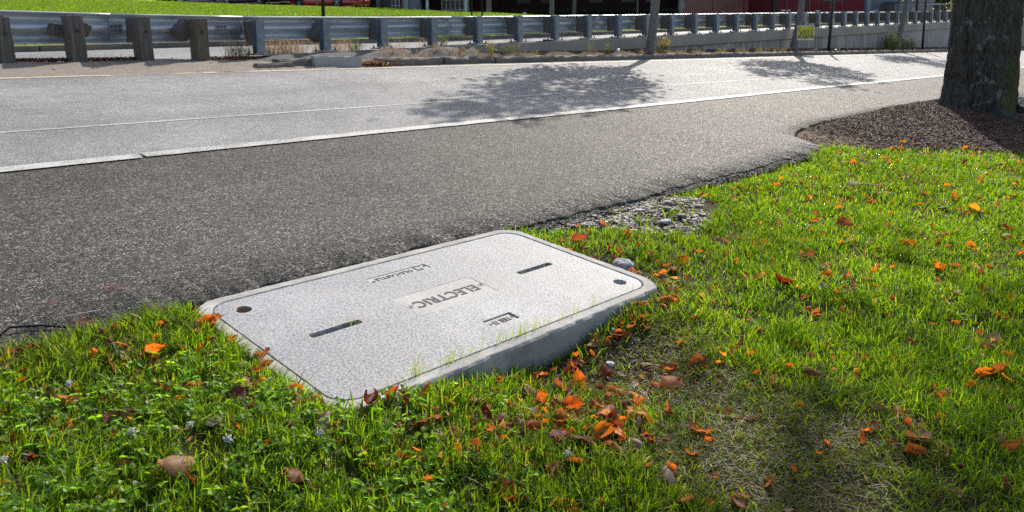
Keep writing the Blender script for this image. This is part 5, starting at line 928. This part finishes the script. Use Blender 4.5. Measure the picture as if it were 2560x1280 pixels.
for k, (x, y, s, lab) in enumerate([(23.2, 9.0, .3, 'flat white litter strip at the foot of the black pole'), (21.9, 9.05, .35, 'pale plastic scrap on the soil before the black pole')]):
    b = MB(); b.add([(x + s * (i / 4 - .5), y + .05 * jj + .02 * math.sin(i * 2), zb(x, y) + .03 + .018 * math.sin(i * 1.7 + jj)) for i in range(5) for jj in (-1, 1)], [(2 * i, 2 * i + 2, 2 * i + 3, 2 * i + 1) for i in range(4)]); q = b.build('plastic_scrap', M['white']); q.modifiers.new('t', 'SOLIDIFY').thickness = .004; tag(q, lab, 'litter', 'plastic scraps')
b = MB().box((0, 0, 0), (.16, .07, .03), jit=.006); o = b.build('rubber_piece', M['black'], None, .008); o.location = (10.72, 9.40, float(z_cope(10.7)) + .018); tag(o, 'black rubber scrap lying on the coping beside a steel post', 'litter')

# ------------------------------------------------------------------ poles and the yellow sign
def pole(x, y, z, h, r, m, label, leanx=0., leany=0., group=None, cap=True):
    t = tag(empty('pole', (x, y, z)), label, 'pole', group); MB().tube([(x, y, z - .2), (x + leanx, y + leany, z + h)], [r, r * .85], 12).build('shaft', m, t)
    MB().tube([(x + leanx, y + leany, z + h), (x + leanx * 1.02, y + leany, z + h + .05)], [r * 1.25, r * .5], 12).build('cap', m, t); return t
pole(22.6, 9.0, .40, 1.95, .042, M['black'], 'black pole on the kerb just past the yellow sign', .28, .0)
pole(31.3, 9.0, .20, 2.2, .042, M['black'], 'black pole on the kerb nearest the big tree', .12, 0)
Bp = lambda s, d, z: (fdir[0] * d + rdir[0] * s, fdir[1] * d + rdir[1] * s, z)
def bpole(px, d, z, h, r, m, label, group=None): return pole(*Bp((px - 1280) * d * .00051, d, z), h, r, m, label, group=group)
bpole(806, 22, 1.2, 3.2, .05, M['black'], 'black lamp pole on the grass bank in front of the red car')
bpole(1177, 24, 1.2, 3, .026, M['dkgreen'], 'dark green sign post nearest the white porch columns'); bpole(1203, 24, 1.2, 3, .026, M['dkgreen'], 'dark green sign post beside the shaded tree trunk')
bpole(672, 40, 2.0, 2.5, .035, M['dkgreen'], 'thin green post in front of the dark cars'); bpole(907, 42, 1.9, 2.5, .05, M['dkgreen'], 'green post at the nose of the red car'); bpole(793, 41, 2.0, 2.5, .03, M['steel'], 'thin grey post beside the red car door')
bpole(2014, 34, .8, 4, .05, M['black'], 'black post in front of the maroon building'); bpole(2289, 36, .8, 4, .06, M['black'], 'thick black post in front of the chain-link fence'); bpole(2050, 44, .8, 4, .04, M['black'], 'thin black post along the maroon building'); 
q = bpole(2374, 40, .6, 3.5, .03, m_plain('yellow pole paint', (.6, .45, .12), .5), 'thin yellow pole rising beside the big tree trunk')
# sign: flat coroplast board on two wire legs, facing the road
sm_ = Matrix.Translation((20.72, 8.88, .70)) @ Matrix.Rotation(R(-30), 4, 'Z')
sg = tag(empty('yard_sign', (0, 0, 0), sm_), 'yellow SOULE campaign yard sign on the median by a tree', 'sign'); sg['_local'] = 1
YEL = m_plain('yellow sign', (.62, .58, .03), .5); NAV = m_plain('navy print', (.02, .025, .06), .5)
MB().box((0, 0, .22), (.53, .008, .39)).build('border', M['white'], sg); bd = MB().box((0, -.006, .22), (.50, .006, .36)).build('board', YEL, sg)
MB().box((0, -.0105, .105), (.50, .003, .045)).build('band', NAV, bd)
def stext(s, size, cx, cz, m, wid, name='lettering', hs=1.):
    me = text_mesh(s, size); xs_ = [v.co.x for v in me.vertices]; me.transform(Matrix.Diagonal((wid / (max(xs_) - min(xs_)), hs, 1, 1))); me.transform(Matrix.Translation((cx, -.0115, cz)) @ Matrix.Rotation(math.pi / 2, 4, 'X')); obj(name, me, m, bd)
def serif(cx, cz, w, h, ch):
    """condensed serif capital built of strokes"""
    b = MB(); t = w * .24; y = -.0112; d = .003
    bar = lambda x0, x1, z0, z1: b.box((cx + (x0 + x1) / 2, y, cz + (z0 + z1) / 2), (x1 - x0, d, z1 - z0))
    def arc(x0, z0, rx_a, rz_a, a0, a1, n=14, tt=None):
        tt = tt or t
        pts = [(x0 + rx_a * math.cos(R(a0 + (a1 - a0) * i / n)), z0 + rz_a * math.sin(R(a0 + (a1 - a0) * i / n)), abs(math.cos(R(a0 + (a1 - a0) * i / n)))) for i in range(n + 1)]
        vs = []
        for i, (px_, pz_, k_) in enumerate(pts):
            dx_, dz_ = (px_ - x0), (pz_ - z0); l_ = math.hypot(dx_ / rx_a, dz_ / rz_a) or 1; hw = tt * (.22 + .3 * k_); ux_, uz_ = dx_ / rx_a / l_, dz_ / rz_a / l_
            vs += [(cx + px_ - ux_ * hw, y, cz + pz_ - uz_ * hw), (cx + px_ + ux_ * hw, y, cz + pz_ + uz_ * hw)]
        b.add(vs, [(2 * i, 2 * i + 1, 2 * i + 3, 2 * i + 2) for i in range(n)])
    hw, hh = w / 2, h / 2
    if ch == 'O': arc(0, 0, hw - t * .4, hh - t * .2, 0, 360, 28)
    if ch == 'U': bar(-hw + .1 * t, -hw + 1.1 * t, -hh * .45, hh); bar(hw - .8 * t, hw - .3 * t, -hh * .45, hh); arc(.0, -hh * .45, hw - t * .55, hh * .5, 180, 360); bar(-hw - .2 * t, -hw + 1.5 * t, hh - .008, hh); bar(hw - 1.3 * t, hw + .2 * t, hh - .008, hh)
    if ch in 'LE':
        bar(-hw + .2 * t, -hw + 1.25 * t, -hh, hh); bar(-hw, hw, -hh, -hh + .012); bar(hw - .3 * t, hw, -hh, -hh + .04); bar(-hw - .1 * t, -hw + 1.6 * t, hh - .008, hh)
        if ch == 'E': bar(-hw, hw * .9, hh - .012, hh); bar(hw * .9 - .25 * t, hw * .9, hh - .035, hh); bar(-hw + t, hw * .5, -.006, .006); bar(hw * .5 - .2 * t, hw * .5, -.02, .02)
    if ch == 'S': arc(0, hh * .5, hw - t * .45, hh * .48, 30, 270, 16); arc(0, -hh * .46, hw - t * .45, hh * .5, -150, 90, 16)
    return b
for (ch, cx, cz, w, h) in [('S', -.195, .255, .10, .235), ('O', -.085, .222, .095, .165), ('U', .02, .222, .09, .165), ('L', .112, .222, .075, .165), ('E', .2, .222, .085, .165)]: serif(cx, cz, w, h, ch).build('lettering', NAV, bd)
for (a, z_, w, m_) in [(-.11, .105, .2, 'white'), (.12, .105, .17, 'white')]:
    for k in range(int(w / .022)): MB().box((a - w / 2 + k * .022 + .008, -.0125, z_), (.012, .002, .014)).build('small_print', M[m_], bd)
for k in range(6): MB().box((.11 + k * .022, -.0105, .368), (.013, .002, .016)).build('small_print', NAV, bd)
for k in range(6): MB().box((-.05 + k * .02, -.0105, .062), (.012, .002, .012)).build('small_print', NAV, bd)
for s in (-1, 1): MB().tube([(s * .14, .004, -.32), (s * .14, .004, .30)], .004, 6).build('wire_leg', M['steel'], sg)

# ------------------------------------------------------------------ cars on the lot beyond the bank
GLASS = m_plain('car glass', (.01, .012, .014), .06, 0, .8); TYRE = m_plain('tyre', (.012, .012, .012), .85); RIM = m_plain('alloy rim', (.30, .30, .32), .35, .8); LAMP = m_plain('headlamp lens', (.75, .76, .78), .12, .1)
def car_paint(name, c):
    m, nt, p, o = mat(name); setin(p, Base_Color=(*c, 1), Roughness=.28, Metallic=.1); p.inputs['Coat Weight'].default_value = .8; p.inputs['Coat Roughness'].default_value = .05; return m
def car(s, d, z, yaw, secs, roof, paint, label, wb, wr, hw):
    mt = Matrix.Translation(Bp(s, d, z)) @ Matrix.Rotation(math.atan2(rdir[1], rdir[0]) + R(yaw), 4, 'Z'); t = tag(empty('car', (0, 0, 0), mt), label, 'car'); t['_local'] = 1
    vs = []; fs = []; n = 10
    for (x, w, zb_, zt) in secs:
        for (a, c_) in [(-.86, zb_), (-1, zb_ + .1), (-1, (zb_ + zt) / 2), (-.96, zt - .08), (-.82, zt), (.82, zt), (.96, zt - .08), (1, (zb_ + zt) / 2), (1, zb_ + .1), (.86, zb_)]: vs.append((x, a * w, c_))
    for i in range(len(secs) - 1):
        for k in range(n): fs.append((i * n + k, i * n + (k + 1) % n, (i + 1) * n + (k + 1) % n, (i + 1) * n + k))
    fs += [tuple(range(n))[::-1], tuple((len(secs) - 1) * n + k for k in range(n))]
    body = MB().add(vs, fs, True).build('body', paint, t, .03)
    gv = []; 
    for (x, w, zt) in roof: gv += [(x, -w, zt), (x, w, zt)]
    (x0, w0, a0), (x1, w1, a1), (x2, w2, a2), (x3, w3, a3) = roof
    MB().add(gv, [(0, 1, 3, 2), (2, 3, 5, 4), (4, 5, 7, 6), (0, 2, 4, 6), (7, 5, 3, 1), (6, 7, 1, 0)]).build('greenhouse', GLASS, t, .04)
    MB().box(((x1 + x2) / 2, 0, a1 + .012), (x2 - x1 + .1, w1 * 2 - .04, .03)).build('roof', paint, t, .012)
    for sx in (-1, 1):
        for xx in (-wb / 2, wb / 2):
            w_ = MB().tube([(xx, sx * (hw - .2), wr), (xx, sx * (hw + .012), wr)], wr, 24).build('wheel', TYRE, t, .03)
            b = MB()
            for k in range(5):
                a = k * 1.2566 + .3; b.box((xx + math.cos(a) * wr * .36, sx * (hw + .018), wr + math.sin(a) * wr * .36), (wr * .60, .02, wr * .13), Matrix.Rotation(-a, 3, 'Y'))
            b.tube([(xx, sx * (hw + .008), wr), (xx, sx * (hw + .026), wr)], wr * .16, 12)
            b.build('rim', RIM, w_)
        MB().box((secs[-2][0] - .02, sx * (secs[-2][1] - .2), secs[-2][3] - .12), (.30, .22, .13), Euler((0, .3, sx * -.4)).to_matrix()).build('headlight', LAMP, t, .03)
        MB().box((.62, sx * (hw + .02), (secs[4][3])), (.12, .16, .1)).build('mirror', paint, t, .02)
    return t
sport = [(-2.2, .84, .42, .82), (-2.05, .93, .28, .95), (-1.3, .98, .16, .98), (-.4, .96, .15, .86), (.6, .94, .15, .82), (1.35, .96, .15, .80), (1.9, .92, .15, .66), (2.25, .80, .18, .50)]
sedan = [(-2.35, .80, .38, .85), (-2.2, .88, .24, .98), (-1.4, .91, .2, 1.0), (-.4, .91, .19, .98), (.6, .91, .19, .96), (1.5, .90, .19, .90), (2.1, .86, .2, .78), (2.35, .75, .26, .62)]
d = 44; zc = lambda s, dd: float(far_lawn_z(np.array(Bp(s, dd, 0)[0]), np.array(Bp(s, dd, 0)[1]))) + .02
for (px, dd, yaw, sec, rf, pc, lab, wb, wr, hw) in [(823, 44, -28, sport, [(-1.5, .62, .95), (-.75, .55, 1.2), (.05, .55, 1.2), (.85, .66, .84)], car_paint('red paint', (.42, .012, .02)), 'low red sports car parked on the lot beyond the bank', 2.72, .35, .97),
        (640, 45, -32, sedan, [(-1.9, .66, .98), (-1.1, .6, 1.38), (.25, .6, 1.38), (1.05, .7, .95)], car_paint('navy paint', (.008, .01, .022)), 'dark navy sedan parked next to the red car', 2.75, .33, .91),
        (528, 50, -34, sedan, [(-1.9, .66, .98), (-1.1, .6, 1.4), (.25, .6, 1.4), (1.05, .7, .95)], car_paint('black paint', (.006, .006, .008)), 'black car parked behind the navy sedan', 2.75, .33, .91)]:
    s = (px - 1280) * dd * .00051; car(s, dd, zc(s, dd) - .07, yaw, sec, rf, pc, lab, wb, wr, hw)

# ------------------------------------------------------------------ buildings and greenery behind
def bframe(name, label, cat, d, z):
    mt = Matrix.Translation((fdir[0] * d, fdir[1] * d, z)) @ Matrix.Rotation(math.atan2(rdir[1], rdir[0]), 4, 'Z'); t = tag(empty(name, (0, 0, 0), mt), label, cat); t['_local'] = 1; return t
def S(px, d): return (px - 1280) * d * .00051
def bb(t, name, x0, x1, y0, y1, z0, z1, m, bev=0): return MB().box(((x0 + x1) / 2, (y0 + y1) / 2, (z0 + z1) / 2), (x1 - x0, y1 - y0, z1 - z0)).build(name, m, t, bev)
BR = m_brick('red brick', (.50, .19, .15), (.44, .165, .13), (.40, .25, .21)); BRD = m_brick('shade-darkened red brick', (.05, .018, .018), (.04, .015, .016), (.04, .03, .03)); MAR = m_plain('maroon siding', (.20, .032, .042), .7, 0, .1, nscale=2, namt=.2); GRY = m_plain('grey block', (.24, .25, .27), .8, nscale=4, namt=.15); QUO = m_concrete('pale quoin stone', (.50, .47, .42), 5, .2); DKG = m_plain('dark glazing', (.008, .009, .012), .25); ROOF = m_plain('roof', (.04, .04, .045), .8)  # BRD: brick colour darkened to carry the shade on those walls
def gl_window(t, x0, x1, z0, z1, y, nx, nz):
    w = bb(t, 'window', x0, x1, y - .04, y + .05, z0, z1, DKG)
    for i in range(nx + 1): xx = x0 + (x1 - x0) * i / nx; MB().box((xx, y - .06, (z0 + z1) / 2), (.06, .05, z1 - z0 + .06)).build('muntin', M['white'], w)
    for i in range(nz + 1): zz = z0 + (z1 - z0) * i / nz; MB().box((( x0 + x1) / 2, y - .063, zz), (x1 - x0, .05, .06)).build('muntin', M['white'], w)
# porch building with white columns
d = 52; zb0 = 1.9; t = bframe('porch_building', 'grey and brick building with white porch columns beyond the bank', 'building', d, zb0)
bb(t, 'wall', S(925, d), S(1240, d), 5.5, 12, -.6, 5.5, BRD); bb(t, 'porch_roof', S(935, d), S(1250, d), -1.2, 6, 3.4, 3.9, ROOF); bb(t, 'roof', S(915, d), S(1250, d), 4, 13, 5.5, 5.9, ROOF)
bb(t, 'pier', S(937, d), S(951, d), -.6, .4, -.6, 3.4, GRY, .02); bb(t, 'pier', S(1024, d), S(1051, d), -.6, .5, -.6, 3.4, GRY, .02); bb(t, 'pier', S(1011, d), S(1023, d), -.7, .2, -.6, 3.4, m_plain('pale pier', (.42, .42, .42), .8))
bb(t, 'brick_panel', S(1002, d), S(1010.5, d), 0, .3, -.6, 3.4, BR); gl_window(t, S(978, d), S(997, d), -.1, 2.3, .1, 2, 6); bb(t, 'wall_panel', S(951.5, d), S(977.5, d), .0, .3, -.6, 3.4, m_plain('beige panel', (.15, .13, .10), .9, nscale=6, namt=.5))
for px in (1070, 1165): bb(t, 'column', S(px - 3.2, d), S(px + 3.2, d), -.9, -.72, -.6, 3.4, M['white'], .01)
gl_window(t, S(1085, d), S(1158, d), -.2, 2.6, 5.4, 6, 4)
# long shaded brick building
d = 58; t = bframe('shaded_building', 'long shade-darkened red brick building in deep shade behind the hedge', 'building', d, 1.2)
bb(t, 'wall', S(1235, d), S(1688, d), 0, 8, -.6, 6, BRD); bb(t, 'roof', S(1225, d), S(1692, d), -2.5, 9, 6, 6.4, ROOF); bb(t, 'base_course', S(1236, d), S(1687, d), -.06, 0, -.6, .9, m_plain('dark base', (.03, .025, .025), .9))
for px in (1290, 1350, 1470, 1550, 1610): bb(t, 'window', S(px, d), S(px + 34, d), -.04, .05, 1.6, 3.6, DKG)
# brick building with pale quoins
d = 56; t = bframe('brick_building', 'low red brick building with pale corner stones and a grey door', 'building', d, .9)
x0 = S(1703, d)
edges = [1703, 1779, 1857, 1893]
for a, b2 in zip(edges, edges[1:]): bb(t, 'brick_bay', S(a, d) + .03, S(b2, d) - .03, 0, 6, -.5, 5.5, BR)
bb(t, 'brick_bay', S(1914, d), S(1926, d), 0, 6, -.5, 5.5, BR); bb(t, 'back_wall', S(1704, d), S(1925, d), .12, 6.2, -.6, 5.4, m_plain('joint shadow brick', (.06, .025, .025), .9)); bb(t, 'roof', S(1690, d), S(1935, d), -.5, 7, 5.5, 5.8, ROOF)
for k in range(13):
    w = 9 if k % 2 else 14; bb(t, 'quoin', S(1696 - (w - 9) * .2, d), S(1696 + w, d), -.08, .3, -.5 + k * .46, -.5 + k * .46 + .45, QUO, .01); bb(t, 'quoin', S(1927 - (w - 9), d), S(1936, d), -.08, .3, -.5 + k * .46, -.5 + k * .46 + .45, QUO, .01)
dr = bb(t, 'door', S(1900, d), S(1912, d), .02, .12, -.4, 2.25, m_plain('pale blue-grey door', (.34, .38, .43), .5), .01); MB().box((S(1902, d), -.02, .75), (.05, .08, .12)).build('handle', M['bolt'], dr); bb(t, 'wall_sign', S(1892, d) - .16, S(1898, d) - .02, -.02, 0, 1.75, 2.15, M['white'])
# maroon building with white pipes, signs
d = 50; t = bframe('maroon_building', 'dark maroon metal building with thin white pipes and notices', 'building', d, .7)
bb(t, 'wall', S(1938, d), S(2157, d), 0, 7, -.5, 5.5, MAR); bb(t, 'corner_post', S(1929, d), S(1937.5, d), -.1, .3, -.5, 5.5, M['black'])
for (za, xa, xb) in [(1.13, 1945, 2150), (2.05, 2060, 2157), (.86, 1990, 2060)]: MB().tube([(S(xa, d), -.05, za), (S(xb, d), -.05, za)], .018, 6).build('pipe', M['white'], t)
for px in (1963, 2020, 2070, 2100): MB().tube([(S(px, d), -.07, .6), (S(px, d), -.07, 2.6)], .02, 6).build('pipe', m_plain('pinkish pipe', (.3, .18, .2), .6), t)
for (px, z_, w, h) in [(1957, 1.25, .34, .08), (1969, 1.25, .2, .08), (1959, 1.0, .26, .09), (2042, 1.22, .3, .05), (2027, 1.08, .3, .07), (1987, .9, .16, .1), (2003, .9, .22, .07), (2078, 1.26, .11, .14), (2128, .98, .19, .27)]: bb(t, 'notice', S(px, d) - w / 2, S(px, d) + w / 2, -.03, 0, z_ - h / 2, z_ + h / 2, M['white'])
bb(t, 'gold_panel', S(2055, d), S(2102, d), -.04, 0, 1.78, 2.4, m_plain('brown panel', (.16, .09, .05), .7))
d = 51; t = bframe('grey_shed', 'grey utility shed with small white notices beside the maroon building', 'building', d, .7); bb(t, 'wall', S(2158, d), S(2240, d), 0, 5, -.5, 4, m_plain('grey cladding', (.20, .21, .235), .7, nscale=3, namt=.2)); bb(t, 'door', S(2163, d), S(2173, d), -.04, 0, -.4, 2.3, m_plain('pale door', (.36, .40, .45), .6)); bb(t, 'brown_panel', S(2197, d), S(2212, d), -.03, 0, .2, 1.7, m_plain('taupe', (.17, .14, .13), .8)); bb(t, 'roof', S(2155, d), S(2243, d), -.3, 5.3, 4, 4.2, ROOF)
for (px, z_) in [(2181, 1.12), (2189, 1.13), (2216, 1.12), (2223, 1.1)]: bb(t, 'notice', S(px, d) - .08, S(px, d) + .08, -.05, -.01, z_ - .11, z_ + .11, M['white'])
bb(t, 'red_box', S(2173.5, d), S(2178, d), -.3, -.045, .5, 1.15, m_plain('red box', (.2, .03, .03), .6))
# chain-link fence
d = 46; t = tag(bframe('chain_link_fence', 'grey chain-link fence with steel posts beyond the guardrail', 'fence', d, .6), None, None); xa, xb = S(2236, d), S(2640, d); ZT = 1.55
for k in range(12): xx = xa + (xb - xa) * k / 11; MB().tube([(xx, 0, -.3), (xx, 0, ZT + .06)], .03, 8).build('fence_post', M['steel'], t)
for z_ in (.05, ZT): MB().tube([(xa, 0, z_), (xb, 0, z_)], .022, 6).build('fence_rail', M['steel'], t)
V = []; F = []
for s in (-1, 1):
    for q in np.arange(xa - ZT, xb, .07):
        p0, p1 = (q, .05 - (0 if s > 0 else ZT)), (q + ZT, .05 + 0)
        a_, c_ = max(q, xa), min(q + ZT, xb)
        if c_ <= a_: continue
        z0_, z1_ = (a_ - q, c_ - q) if s > 0 else (ZT - (a_ - q), ZT - (c_ - q)); i0 = len(V); w = .0035
        V += [(a_, -.02 * s * .2, z0_ - w), (c_, -.02 * s * .2, z1_ - w), (c_, -.02 * s * .2, z1_ + w), (a_, -.02 * s * .2, z0_ + w), (a_, -.02 * s * .2 + .006, z0_), (c_, -.02 * s * .2 + .006, z1_)]; F += [(i0, i0 + 1, i0 + 2, i0 + 3), (i0, i0 + 4, i0 + 5, i0 + 1), (i0 + 3, i0 + 2, i0 + 5, i0 + 4)]
wm_ = MB().add(V, F).build('wire_mesh', M['steel'], t); wm_['kind'] = 'stuff'
d = 49; t = bframe('equipment_enclosure', 'low taupe equipment cabinet standing behind the chain-link fence', 'cabinet', d, .6); bb(t, 'body', S(2245, d), S(2330, d), 0, 2, -.2, 1.75, m_plain('taupe metal', (.22, .19, .20), .7, nscale=2, namt=.15), .03); bb(t, 'lid', S(2243, d), S(2332, d), -.1, 2.1, 1.75, 1.85, GRY, .02); bb(t, 'door', S(2276, d), S(2284, d), -.04, 0, .5, 1.4, m_plain('pale hatch', (.36, .36, .36), .6))
def hedge(name, label, px0, px1, d, dep, z0, z1, n, size, cols, group=None):
    t = bframe(name, label, 'hedge', d, z0); t['group'] = group or 'hedges'; x0, x1 = S(px0, d), S(px1, d); h = z1 - z0
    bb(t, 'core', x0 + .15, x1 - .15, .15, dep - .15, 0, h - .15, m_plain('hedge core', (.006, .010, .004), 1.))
    pts = np.stack([rng.uniform(x0, x1, n), rng.uniform(0, dep, n), rng.uniform(0, h, n)], -1); f_ = rng.integers(0, 3, n); pts[f_ == 0, 1] = rng.normal(.06, .06, (f_ == 0).sum()); pts[f_ == 1, 2] = h + rng.normal(-.08, .08, (f_ == 1).sum())
    V, F, C_ = foliage(pts, size, pal(n, cols, [1] * len(cols))); obj('foliage', npmesh('foliage', V, F, C_), FOLM, t); return t
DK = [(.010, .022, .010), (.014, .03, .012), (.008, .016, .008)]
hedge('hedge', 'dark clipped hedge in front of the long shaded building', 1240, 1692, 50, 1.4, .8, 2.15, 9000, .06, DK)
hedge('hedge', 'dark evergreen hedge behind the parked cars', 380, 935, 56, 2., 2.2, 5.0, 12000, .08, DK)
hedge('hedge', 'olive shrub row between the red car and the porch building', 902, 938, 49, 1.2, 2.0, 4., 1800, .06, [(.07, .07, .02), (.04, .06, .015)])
for k, (px, d, z, r, h, lab) in enumerate([(1219, 44, 1.75, .14, 4, 'tree with a flared trunk at the edge of the bank'), (1376, 30, 1.35, .085, 3.2, 'young tree rising straight behind the guardrail'), (1432, 50, 1.2, .13, 4, 'forked dark tree before the shaded building'), (1627, 46, 1.0, .12, 4, 'shaded tree half hidden by the slender median tree'), (1590, 48, 1.0, .05, 4, 'thin sapling in front of the shaded building')]):
    p_ = Bp(S(px, d), d, z); tree('background_tree', lab, p_, (p_[0] + .1, p_[1], z + h), r, r * .7, (p_[0], p_[1], z + h + 1.8), ((3.4, 3.4, 2.2) if k < 2 else (1.8, 1.8, 1.8)), 60, (6000 if k < 2 else 2500), .15, [(.03, .06, .015), (.045, .075, .015), (.08, .08, .015)], (3, 3, 1), 30 + k, 'trees behind the guardrail')
for k, (px, d, lab) in enumerate([(2300, 60, 'dense green tree behind the fence nearest the cabinet'), (2390, 64, 'dense green tree behind the fence beside the big trunk'), (2480, 66, 'green tree hidden behind the big trunk'), (2590, 70, 'yellow-green tree at the photo edge past the big trunk')]):
    p_ = Bp(S(px, d), d, .3); tree('background_tree', lab, p_, (p_[0], p_[1], 2.0), .2, .14, (p_[0], p_[1], 4.0), (3.2, 3.2, 2.6), 60, 6000, .16, [(.05, .10, .02), (.08, .13, .02), (.03, .06, .015)] if k < 3 else [(.2, .2, .03), (.12, .16, .03)], (3, 2, 2) if k < 3 else (1, 1), 50 + k, 'trees behind the fence')
# small white box on the bank
t = bframe('utility_box', 'small white utility box on the dark grass under the trees', 'box', 33, 1.55); bb(t, 'body', S(1305.5, 33), S(1313.5, 33), 0, .12, -.1, .17, M['white'], .01); bb(t, 'lid', S(1305, 33), S(1314, 33), -.01, .13, .17, .19, M['white'], .004)
